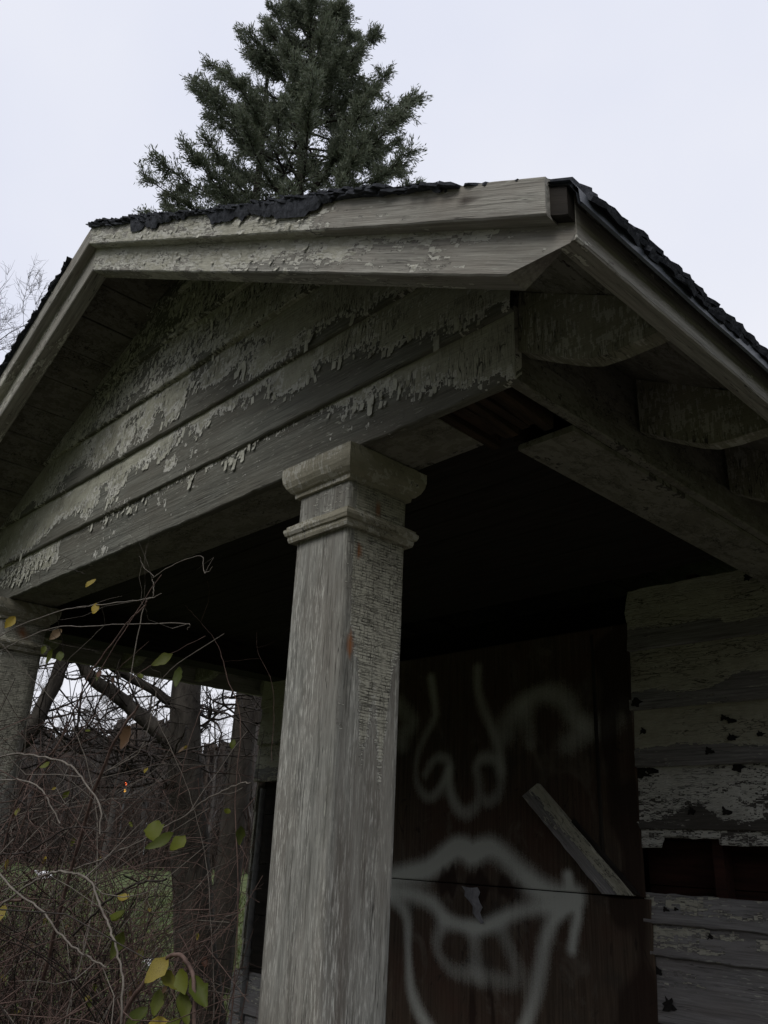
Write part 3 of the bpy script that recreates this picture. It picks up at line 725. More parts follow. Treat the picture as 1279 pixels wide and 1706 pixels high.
# cavity behind the missing course
board('stud', house, M['red'], (-.090, 2.36, 1.30), (0, 0, 1), (-1, 0, 0), .6, .001, .001, paint=0) if False else None
def box(name, mat, a, b, parent=house):
    (x0, y0, z0), (x1, y1, z1) = a, b
    V = [(x, y, z) for z in (z0, z1) for y in (y0, y1) for x in (x0, x1)]
    F = [(0, 2, 3, 1), (4, 5, 7, 6), (0, 1, 5, 4), (2, 6, 7, 3), (0, 4, 6, 2), (1, 3, 7, 5)]
    return obj(name, mesh(name, V, F, mat), parent)
for x in (-.078, .42): box('stud', M['red'], (x, 2.335, .2), (x+.048, 2.42, 2.95))
for k in range(4): box('sheathing_board', M['red'], (-.45, 2.425+.004*(k % 2), 1.10+k*.20), (XR, 2.45, 1.295+k*.20))
# left end of the wall
for z0, z1, lo, hi in ((2.553, 2.90, .6, .9), (2.287, 2.553, .65, .95), (2.022, 2.287, .35, .6)):
    z_seed[0] += 7; clap(-3.545, -2.40, z0, z1, M['clap'], cp(lo, hi, .8), .008)
for z0, z1 in ((.545, .775), (.30, .545), (.12, .30)):
    z_seed[0] += 7; clap(-3.60, -2.40, z0, z1, M['clap'], cp(.25, .35, .6), .012)
for k in range(6): box('sheathing_board', M['dark'], (-3.50, 2.345+.004*(k % 2), .15+k*.33), (-2.3, 2.40, .475+k*.33))
me = tubes('drainpipe', [([(-3.44, 2.285, .2), (-3.435, 2.285, 1.2), (-3.43, 2.285, 1.97)], .022, 10), ([(-3.434, 2.285, 1.42), (-3.434, 2.285, 1.46)], .029, 10), ([(-3.436, 2.285, .9), (-3.436, 2.285, .93)], .028, 10)], M['pipe'])
obj('drainpipe', me, house)
# body of the house behind (walls and back)
box('house_wall', M['clap'], (-3.50, 2.46, 0), (XR-.03, 2.52, 2.95))
for (x, n_) in ((XR, 1), (-3.535, -1)):
    for k in range(10):
        z0 = .15+k*.275
        if n_ > 0: board('clapboard', house, M['clap'], (x+.012, YW-.014, z0), (0, 1, 0), (-.05, 0, 1), YEND-.2-YW, .29, .018, paint=.7, ny=5, step=.2)
        else: board('clapboard', house, M['clap'], (x-.012, YEND-.2, z0), (0, -1, 0), (.05, 0, 1), YEND-.2-YW, .29, .018, paint=.7, ny=5, step=.2)
box('house_wall', M['clap'], (-3.50, 6.74, 0), (XR-.03, 6.8, 3.4))

# plywood with the sprayed face
ST = {'nose': [(-1.775, 2.603), (-1.739, 2.416), (-1.747, 2.344), (-1.834, 2.224), (-1.885, 2.101), (-1.875, 1.979), (-1.803, 1.905), (-1.731, 1.908), (-1.647, 1.991), (-1.615, 2.058), (-1.625, 2.099), (-1.697, 2.122), (-1.76, 2.09), (-1.807, 2.029)],
'nose2': [(-1.615, 2.041), (-1.609, 1.957), (-1.575, 1.873), (-1.529, 1.825), (-1.475, 1.812), (-1.418, 1.841), (-1.387, 1.904), (-1.396, 1.985), (-1.409, 2.051), (-1.374, 2.096), (-1.299, 2.096), (-1.244, 2.062), (-1.232, 1.982), (-1.259, 1.903), (-1.331, 1.872), (-1.383, 1.904)],
'nose3': [(-1.232, 2.029), (-1.239, 2.127), (-1.285, 2.244), (-1.351, 2.367), (-1.396, 2.493), (-1.401, 2.617)],
'eyeR': [(-1.199, 2.232), (-1.169, 2.303), (-1.092, 2.364), (-.988, 2.421), (-.888, 2.421), (-.793, 2.371), (-.74, 2.288), (-.652, 2.23), (-.563, 2.224), (-.491, 2.27), (-.454, 2.312)],
'eyeR2': [(-1.071, 2.362), (-1.033, 2.245), (-1.023, 2.171)], 'eyeR3': [(-.784, 2.152), (-.708, 2.194), (-.699, 2.224)],
'eyeL': [(-2.053, 2.46), (-1.958, 2.377), (-1.931, 2.338), (-2.001, 2.269), (-2.009, 2.215)],
'lipT': [(-2.104, 1.443), (-1.944, 1.474), (-1.776, 1.507), (-1.639, 1.583), (-1.549, 1.627), (-1.482, 1.619), (-1.439, 1.599), (-1.374, 1.622), (-1.29, 1.631), (-1.189, 1.583), (-1.092, 1.514), (-.98, 1.449), (-.871, 1.428), (-.765, 1.435)],
'lipB': [(-2.09, 1.368), (-1.891, 1.365), (-1.724, 1.329), (-1.632, 1.259), (-1.522, 1.239), (-1.396, 1.235), (-1.293, 1.264), (-1.154, 1.32), (-1.001, 1.359), (-.856, 1.38), (-.767, 1.408)],
'tick': [(-.814, 1.514), (-.8, 1.433), (-.766, 1.355), (-.791, 1.26), (-.805, 1.194)],
'tongue': [(-1.632, 1.244), (-1.688, 1.15), (-1.673, 1.078), (-1.584, 1.015), (-1.478, 1.007), (-1.396, 1.017)],
'tongue2': [(-1.425, 1.232), (-1.416, 1.104), (-1.396, 1.009), (-1.276, 1.004), (-1.153, 1.019), (-1.158, 1.104), (-1.215, 1.208), (-1.241, 1.257)],
'faceL': [(-2.089, 1.352), (-1.975, 1.295), (-1.918, 1.221), (-1.908, 1.083), (-1.881, .907), (-1.822, .798), (-1.752, .734), (-1.641, .658)],
'faceR': [(-.838, 1.376), (-.912, 1.303), (-.963, 1.205), (-.992, 1.096), (-1.032, .96), (-1.09, .834), (-1.166, .71)]}
SW = {'lipT': (.050, 1.), 'lipB': (.036, .8), 'tick': (.030, .9), 'faceR': (.036, .8), 'faceL': (.034, .65), 'tongue': (.040, .5), 'tongue2': (.040, .42),
      'nose': (.034, .50), 'nose2': (.036, .60), 'nose3': (.030, .42), 'eyeR': (.060, .48), 'eyeR2': (.050, .36), 'eyeR3': (.060, .42), 'eyeL': (.055, .36)}
def panel(x0, x1, z0, z1, y, label):
    st_ = .0085; nx, nz_ = int((x1-x0)/st_)+1, int((z1-z0)/st_)+1
    gx, gz = np.meshgrid(np.linspace(x0, x1, nx), np.linspace(z0, z1, nz_), indexing='ij')
    sp = np.zeros_like(gx)
    for k, pl in ST.items():
        w, a = SW[k]; P = smooth_path([(q[0], 0, q[1]) for q in pl], 4)
        dm = np.full(gx.shape, 9.)
        for p, q in zip(P[:-1], P[1:]):
            dx, dz_ = q[0]-p[0], q[2]-p[2]; t = np.clip(((gx-p[0])*dx+(gz-p[2])*dz_)/(dx*dx+dz_*dz_+1e-9), 0, 1)
            dm = np.minimum(dm, np.hypot(gx-p[0]-t*dx, gz-p[2]-t*dz_))
        sp = 1-(1-sp)*(1-a*(.55+.75*vn(gx*3.1+w*90, gz*3.1))*np.exp(-(dm/(w*(.8+.5*vn(gx*4+7, gz*4+w*50))))**2*.8))
    wav = .004*(vn(gx*1.7+3, gz*1.4)-.5)
    # delaminated splinters round the seam
    st4 = np.zeros(gx.shape+(4,)); 
    d = np.abs(gz-1.44)+.10*np.abs(gx+1.42)**2*3; w = np.clip((.045+.13*(vn(gx*26, gz*4)-.35)-d)/.03, 0, 1)*np.clip((.25+.1*vn(gz*20, 3.)-np.abs(gx+1.42))/.1, 0, 1)
    d2 = np.abs(gx+1.42)*.8+.25*np.abs(gz-.86); w2 = np.clip((.02+.30*(vn(gx*34+7, gz*4)-.45)-d2)/.03, 0, 1)*np.clip((1.02-gz)*9, 0, 1)
    d3 = np.abs(gx+.42); w3 = np.clip((.10+.26*(vn(gx*9, gz*5)-.4)-d3)/.05, 0, 1)
    st4[..., 3] = np.maximum.reduce([w*.9, w2*.85, w3*.8]); st4[..., :3] = (.02, .011, .007)
    F_, B_ = np.stack((gx, y-.0+wav, gz), -1).reshape(-1, 3), None
    idx = np.arange(nx*nz_).reshape(nx, nz_)
    Q = np.stack((idx[:-1, :-1], idx[1:, :-1], idx[1:, 1:], idx[:-1, 1:]), -1).reshape(-1, 4)
    # rim
    rim = np.concatenate((idx[:, 0], idx[-1, 1:], idx[::-1, -1][1:], idx[0, ::-1][1:-1])); nb = len(rim)
    back = F_[rim].copy(); back[:, 1] = y+.014; o_ = len(F_)
    a = rim; b_ = np.roll(rim, -1); ba = o_+np.arange(nb); bb = np.roll(ba, -1)
    Q = np.concatenate((Q, np.stack((b_, a, ba, bb), -1)))
    me = quads('plywood_panel', np.concatenate((F_, back)), Q, M['ply'], False)
    fattr(me, 'spray', np.concatenate((sp.ravel(), sp.reshape(-1)[rim]))); cattr(me, 'stain', np.concatenate((st4.reshape(-1, 4), st4.reshape(-1, 4)[rim])))
    o_ = obj('plywood_panel', me, house); o_['label'] = label
panel(-2.36, -.40, 1.444, 2.74, YW-.020, 'brown plywood panel with a sprayed nose and upper lip')
panel(-2.36, -.372, .15, 1.439, YW-.022, 'brown plywood panel with a sprayed open mouth')
board('door_trim', house, M['dark'], (-.60, YW-.024, 1.46), (0, 0, 1), (-1, 0, 0), 1.25, .022, .012, paint=0, ny=3)
# peeled veneer tongue at the seam
V = []
for i in range(8):
    t = i/7; z = 1.432-.17*t; w = .13*(1-t)**1.1+.012; x = -1.45+.09*t+.012*math.sin(i*2.1); w *= .8+.35*random.random()
    V += [(x-w*.5, YW-.026-.01*t, z), (x, YW-.034-.03*math.sin(t*2.5), z-.005), (x+w*.35, YW-.05-.035*math.sin(t*3), z-.004), (x+w*.5, YW-.03, z)]
F = [(i*4+j, i*4+j+1, (i+1)*4+j+1, (i+1)*4+j) for i in range(7) for j in range(3)]
M['veneer'] = simple('grey_veneer', (.12, .12, .13), (.26, .26, .27), (50, 50, 6), .8, .001)
obj('peeled_veneer', mesh('peeled_veneer', V, F, M['veneer'], True), house)

# loose board slanting over the plywood
lb = board('loose_board', None, M['clap'], (-1.065, 2.245, 1.893), (.585, 0, -.565), (.07, 0, .07), .640, .115, .03, paint=lambda u, v: .3+.75*np.clip((v-.45)*4, 0, 1)*(.6+.6*vn(u*9, 1.)), ny=8, step=.02, chip=.003,
           e0=lambda y: y*.25, e1=lambda y: y*1.02)
tag(lb, 'loose slanting board with flaking paint nailed across the plywood above the sprayed mouth', 'board')
lb2 = board('loose_batten', None, M['dark'], (-.80, 2.262, 1.74), (.55, 0, -.53), (.07, 0, .07), .42, .06, .022, paint=0, ny=4, step=.03, e1=lambda y: y*.9)
tag(lb2, 'dark narrow batten slanting close behind the pale loose board', 'batten')

# ================================================================== TREES
def grow(seed, H, r0_, nlimb=11, depth=3, spread=1., up_=.55, base=.25, k0=7, lean=(0, 0), twig=1.):
    r = np.random.default_rng(seed); items = []
    def wander(p, d, L_, n, j, lift):
        P = [np.array(p, float)]; d = np.array(d, float)
        for _ in range(n):
            d = d+r.normal(0, j, 3); d[2] += lift; d /= np.linalg.norm(d); P.append(P[-1]+d*L_/n)
        return np.array(P)
    tr = wander((0, 0, 0), (lean[0], lean[1], 1), H*.9, 12, .05, .03)
    items.append((tr, np.linspace(r0_, r0_*.12, 13), k0))
    def sub(P, rad, L_, lev):
        n = {1: 9, 2: 7, 3: 5}.get(lev, 4)
        for _ in range(int(n*twig)+1):
            i = r.integers(1, len(P)-1); d0 = P[i+1]-P[i]; d0 /= np.linalg.norm(d0)
            d = d0+r.normal(0, .65, 3); d /= np.linalg.norm(d)
            L2 = L_*r.uniform(.3, .6); r2 = max(rad*.5, .004)
            Q = wander(P[i], d, L2, 5, .17, .05)
            items.append((Q, np.linspace(r2, r2*.35, 6), 4 if lev < 2 else 3))
            if lev < depth: sub(Q, r2, L2, lev+1)
    for q in range(nlimb):
        f = base+(1-base)*(q+.5)/nlimb; i = min(int(f*12), 11); p = tr[i]+(tr[i+1]-tr[i])*(f*12-i)
        a = q*2.4+r.uniform(-.5, .5); L_ = H*.42*(1.05-f*.65)*spread*r.uniform(.75, 1.15)
        Q = wander(p, (math.cos(a), math.sin(a), up_), L_, 8, .14, .05); rad = r0_*.42*(1.1-f)
        items.append((Q, np.linspace(rad, rad*.25, 9), 5)); sub(Q, rad*.5, L_, 1)
    return items
def bare_tree(name, items, loc, label, group, mat, rot=0., sc=1., src=None):
    t = empty(name, loc, label, 'tree', group)
    w = Matrix.Translation(Vector(loc)) @ Matrix.Rotation(rot, 4, 'Z') @ Matrix.Scale(sc, 4)
    if src is None:
        src = (tubes('trunk', items[:1], mat), tubes('crown', items[1:], mat))
    obj('trunk', src[0], t, w); obj('crown', src[1], t, w); return src
# bare tree at the upper left, bare tree tips over the right eave
bare_tree('bare_tree', grow(3, 14.6, .20, 16, 3, .85, .9, .35, twig=1.25), (-18.0, 2.75, -1.3), 'leafless tree with fine twigs rising past the left roof edge', None, M['bark_far'], rot=.6)
bare_tree('bare_tree', grow(5, 16.3, .2, 9, 2, .6, 1.1, .4), (-6.1, 22.2, 0), 'leafless tree whose thin top shows over the right eave', None, M['bark_far'])
# the near tree seen through the porch: trunk, low limbs
nt_ = empty('old_tree', (-4.85, 2.95, 0), 'thick dark vine-hung tree trunk with slanting limbs just beyond the porch corner', 'tree')
obj('trunk', tubes('trunk', [(smooth_path([(-4.83, 3.0, 0), (-4.9, 2.83, .7), (-4.97, 2.68, 1.6), (-5.03, 2.56, 2.3), (-5.07, 2.50, 3.0), (-5.2, 2.5, 4.2), (-5.3, 2.6, 5.6)], 5, .015), np.linspace(.19, .10, 31), 12)], M['bark']), nt_)
limbs = [([(-5.03, 2.54, 2.28), (-5.1, 2.40, 2.42), (-5.28, 2.13, 2.67), (-5.44, 1.81, 2.89), (-5.50, 1.70, 3.0), (-5.6, 1.55, 3.4)], .075, .045),
         ([(-5.06, 2.5, 2.66), (-5.12, 2.44, 2.74), (-5.23, 2.24, 2.86), (-5.42, 1.86, 3.06), (-5.6, 1.6, 3.3)], .05, .03),
         ([(-5.85, 1.1, 1.9), (-5.66, 1.33, 2.3), (-5.62, 1.4, 2.45), (-5.58, 1.5, 2.85), (-5.55, 1.56, 3.2), (-5.5, 1.62, 3.7)], .08, .055)]
for P, a, b in limbs:
    pp = smooth_path(P, 5, .02); obj('limb', tubes('limb', [(pp, np.linspace(a, b, len(pp)), 8)], M['bark']), nt_)
tw = []
for P, a, b in limbs+[([(-5.0, 2.62, 1.9), (-5.3, 2.1, 2.2), (-5.7, 1.5, 2.3)], .03, .01), ([(-4.98, 2.6, 2.5), (-4.8, 2.9, 2.9)], .03, .01), ([(-5.6, 1.3, 2.35), (-5.1, 1.9, 2.33), (-4.7, 2.3, 2.2)], .03, .02)]:
    pp = smooth_path(P, 6)
    for _ in range(26):
        i = rng.integers(1, len(pp)-1); d = rng.normal(0, 1, 3); d[2] = abs(d[2])*.5-.15; d /= np.linalg.norm(d); L_ = rng.uniform(.3, 1.1); q = [pp[i]]
        for _ in range(6): d = d+rng.normal(0, .25, 3); d /= np.linalg.norm(d); q.append(q[-1]+d*L_/6)
        q = np.array(q); tw.append((q, np.linspace(.011, .003, 7), 4))
        for _ in range(4):
            j = rng.integers(1, 6); d2 = d+rng.normal(0, .7, 3); d2 /= np.linalg.norm(d2); q2 = np.array([q[j], q[j]+d2*L_*.2, q[j]+d2*L_*.38+rng.normal(0, .04, 3)]); tw.append((q2, np.array([.005, .004, .002]), 3))
obj('twigs', tubes('twigs', tw, M['cane_dark']), nt_)

# wood beyond the lawn: separate bare trees
srcs = []
for s_ in range(4):
    it = grow(20+s_, 11, .17, 12, 3, .9, .75, .18, twig=.9); srcs.append((tubes('trunk', it[:1], M['bark_far']), tubes('crown', it[1:], M['bark_far'])))
C0 = np.array([1.82, -1.55])
k = 0
for az, D in ((57, 52), (59, 66), (61, 58), (63, 47), (64.5, 70), (66, 55), (67.5, 62), (69, 45), (71, 58), (72.5, 68), (74, 50), (76, 60), (77.5, 44), (79, 66), (81, 52), (83, 60), (85, 48), (54, 58), (51, 50), (88, 55), (92, 50)):
    a = R(az); p = C0+D*np.array([-math.sin(a), math.cos(a)])
    bare_tree('woodland_tree', None, (p[0], p[1], 0), 'bare brownish tree in the wood beyond the lawn', 'bare trees beyond the lawn', M['bark_far'], rot=k*1.3, sc=.95+.08*((k*7) % 5), src=srcs[k % 4]); k += 1
# undergrowth at the edge of the wood: one brown mass of twigs
it = []
for _ in range(5200):
    a = R(rng.uniform(40, 100)); D = rng.uniform(50, 74); p = C0+D*np.array([-math.sin(a), math.cos(a)])
    h = rng.uniform(1.2, 6.0)*(.6+.6*(D > 60)); d = rng.normal(0, .35, 2)
    it.append((np.array([(p[0], p[1], 0), (p[0]+d[0]*h*.4, p[1]+d[1]*h*.4, h*.55), (p[0]+d[0]*h+rng.normal(0, .2), p[1]+d[1]*h, h)]), np.array([.05, .035, .015]), 3))
tag(obj('undergrowth', tubes('undergrowth', it, M['shrub'], False)), 'brown leafless undergrowth along the far edge of the lawn', kind='stuff')
# distant woods round the site, then an added belt that blocks skylight
Vs, Qs = [], []
n = 4200; an = np.linspace(0, 2*np.pi, n)
for lay, (D, hh) in enumerate(((75, 7.5), (95, 11))):
    top = hh*(.6+.55*vn(an*40/6.28*3, lay*5.)+.14*vn(an*200, lay)+.16*vn(an*900, lay+3.)+.05*rng.random(n))
    o_ = sum(len(q) for q in Vs)
    V = np.zeros((n, 3, 3)); 
    for j, (dd, t) in enumerate(((0, 0), (0, 1), (9, .8))):
        V[:, j, 0] = C0[0]-np.sin(an)*(D+dd); V[:, j, 1] = C0[1]+np.cos(an)*(D+dd); V[:, j, 2] = top*t
    V[:, 1, :2] += rng.normal(0, .5, (n, 2)); Vs.append(V.reshape(-1, 3))
    i = np.arange(n-1)[:, None]*3; j = np.arange(2)[None]
    Qs.append(np.stack((i+j, i+j+1, i+3+j+1, i+3+j), -1).reshape(-1, 4)+o_)
nb_ = 500; an = np.linspace(R(112), R(236), nb_)  # unseen belt behind the camera, added to cut low skylight into the porch
for lay, (D, hh) in enumerate(((34, 11), (42, 15))):
    top = hh*(.75+.4*vn(an*24, lay*5.+2)+.2*vn(an*130, lay)); o_ = sum(len(q) for q in Vs); V = np.zeros((nb_, 3, 3))
    for j, (dd, t) in enumerate(((0, 0), (0, 1), (6, .8))):
        V[:, j, 0] = C0[0]-np.sin(an)*(D+dd); V[:, j, 1] = C0[1]+np.cos(an)*(D+dd); V[:, j, 2] = top*t
    V[:, 1, :2] += rng.normal(0, .5, (nb_, 2)); Vs.append(V.reshape(-1, 3))
    i = np.arange(nb_-1)[:, None]*3; j = np.arange(2)[None]
    Qs.append(np.stack((i+j, i+j+1, i+3+j+1, i+3+j), -1).reshape(-1, 4)+o_)
tag(obj('far_wood_and_blocker', quads('far_wood_and_blocker', np.concatenate(Vs), np.concatenate(Qs), M['shrub'])), 'brown woods closing the horizon, plus an added unseen belt that blocks low skylight', kind='stuff')

# the tall conifer behind the roof
def conifer(loc, H):
    t = empty('conifer', loc, 'tall dark evergreen conifer with drooping needle sprays behind the porch roof', 'tree')
    w = Matrix.Translation(Vector(loc)); r = np.random.default_rng(12)
    obj('trunk', tubes('trunk', [(smooth_path([(0, 0, 0), (.05, 0, 5), (-.05, .05, 10), (.04, 0, 13.5), (0, 0, H-.3)], 5), np.linspace(.17, .03, 21), 9),
                                 (smooth_path([(.1, .1, 3), (-.38, -.42, 8), (-.45, -.5, 12), (-.5, -.55, 14.3)], 5), np.linspace(.13, .025, 16), 7)], M['conbark']), t, w)
    prof = ([5, 8, 10, 11, 11.9, 12.9, 13.6, 14.5, 14.9, 15.25, 15.6, 15.9], [2.7, 2.65, 2.55, 2.45, 2.3, 1.85, 1.58, 1.32, 1.12, .90, .62, .25])
    it, sprays = [], []
    nl = 172
    for q in range(nl):
        z = 7.0+(H-7.1)*((q+r.uniform(0, 1))/nl); a = q*2.399+r.uniform(-.4, .4)
        L_ = np.interp(z+.35, *prof)*r.uniform(.78, 1.06)
        if r.random() < .05: L_ *= 1.12
        d = np.array([math.cos(a), math.sin(a), .30+r.uniform(-.2, .45)]); P = [np.array([0, 0, z])]
        for s in range(8):
            d = d+r.normal(0, .07, 3); d[2] += (-.05 if s < 4 else .09); d /= np.linalg.norm(d); P.append(P[-1]+d*L_/8)
        P = np.array(P); it.append((P, np.linspace(.028, .006, 9), 4))
        for s in range(int(16+L_*17)):
            f = r.uniform(.22, 1.)**.8; i = min(int(f*8), 7); p = P[i]+(P[i+1]-P[i])*(f*8-i)
            sd = (P[i+1]-P[i]); sd /= np.linalg.norm(sd)
            d2 = sd*.8+r.normal(0, .62, 3); d2[2] += .1; d2 /= np.linalg.norm(d2); l2 = r.uniform(.10, .42)*(1.15-f*.45)
            e = p+d2*l2; e[2] -= l2*.10; it.append((np.array([p, (p+e)/2+[0, 0, .015], e]), np.array([.007, .005, .003]), 3))
            for u in np.arange(.25, 1.01, .19): sprays.append((p+(e-p)*u, d2))
        for u in (.86, .93, 1.): sprays.append((P[0]+(P[-1]-P[0])*u, sd))
    obj('limbs', tubes('limbs', it, M['conbark']), t, w)
    B = np.array([s[0] for s in sprays]); D = np.array([s[1] for s in sprays]); n = len(B)
    Vs = []
    nb = 11
    for kk in range(nb):
        d = D+r.normal(0, .55, (n, 3)); d[:, 2] += .06; d /= np.linalg.norm(d, axis=1)[:, None]
        ln = r.uniform(.045, .10, (n, 1)); wd_ = r.uniform(.0055, .010, (n, 1))
        s = np.cross(d, r.normal(0, 1, (n, 3))); s /= np.linalg.norm(s, axis=1)[:, None]
        b0 = B+r.normal(0, .030, (n, 3))
        Vs.append(np.stack((b0, b0+d*ln*.5+s*wd_, b0+d*ln, b0+d*ln*.5-s*wd_), 1))
    V = np.concatenate(Vs).reshape(-1, 3); Q = np.arange(len(V)).reshape(-1, 4)
    cr_ = obj('crown', quads('crown', V, Q, M['needle']), t, w); return n*nb
ncon = conifer((-7.27, 4.68, 0), 15.8)

# ================================================================== VINES AND BRAMBLE
def ok(P):           # stays in the gap between the two posts, left of the near one
    a = (P[:, 0]-1.82)*(1.55+.12) - (P[:, 1]+1.55)*(-.42-1.82)
    return np.all(a < 0)
def leaf_mesh(seed):
    r = random.Random(seed); n = 9; V = [(0, 0, 0)]; F = []; cu = r.uniform(.15, .5); tw_ = r.uniform(-.5, .5); fo = r.uniform(.25, .8)
    for i in range(1, n+1):
        t = i/n; w = .33*math.sin(math.pi*t**.85)**.9*(1-.35*t)+.003
        wl, wr = w*r.uniform(.75, 1.1), w*r.uniform(.75, 1.1); z = cu*t*t; yb = t*(1-.12*t); tz = tw_*t
        V += [(-wl, yb+r.uniform(-.02, .03), z+fo*wl-tz*wl), (r.uniform(-.01, .01), yb, z-.03), (wr, yb+r.uniform(-.02, .03), z+fo*wr*.8+tz*wr)]
    F.append((0, 2, 1)); F.append((0, 3, 2))
    for i in range(n-1):
        a = 1+i*3; F += [(a, a+1, a+4, a+3), (a+1, a+2, a+5, a+4)]
    return V, F
LM = {}
for mk in ('leaf', 'leaf_yellow', 'leaf_brown'): LM[mk] = [mesh('leaf', *leaf_mesh(s), M[mk], True) for s in range(7)]
def add_leaf(parent, p, size, mk='leaf', hang=True):
    d = Vector((random.uniform(-.6, .6), random.uniform(-.5, .3), random.uniform(-1, -.35) if hang else random.uniform(-.5, .6)))
    facing = Vector((.7+random.uniform(-.5, .5), -.7+random.uniform(-.5, .5), random.uniform(-.1, .7)))
    ey = d.normalized(); ex = ey.cross(facing).normalized()
    w = frame(p, ex, ey) @ Matrix.Diagonal((size*.66*random.uniform(.7, 1.1), size*.66, size*.66, 1))
    obj('leaf', random.choice(LM[mk]), parent, w)
def cane(name, pts, r0_, r1_, mat, label, leaves=(), group=None, side=0):
    P = smooth_path(pts, 7, .004); o_ = Vector(P[0])
    items = [(P-P[0], np.linspace(r0_, r1_, len(P)), 7)]
    for _ in range(side):
        i = rng.integers(2, len(P)-2); d = rng.normal(0, 1, 3); d /= np.linalg.norm(d); L_ = rng.uniform(.08, .3)
        q = [P[i]-P[0]]
        for _ in range(4): d = d+rng.normal(0, .3, 3); d /= np.linalg.norm(d); q.append(q[-1]+d*L_/4)
        items.append((np.array(q), np.linspace(r1_*.7, r1_*.3, 5), 4))
    ob = obj(name, tubes(name, items, M[mat]), None, Matrix.Translation(o_)); tag(ob, label, 'vine', group)
    for (p, s, mk) in leaves: add_leaf(ob, p, s, mk)
    return ob
Y_, G_, B_ = 'leaf_yellow', 'leaf', 'leaf_brown'
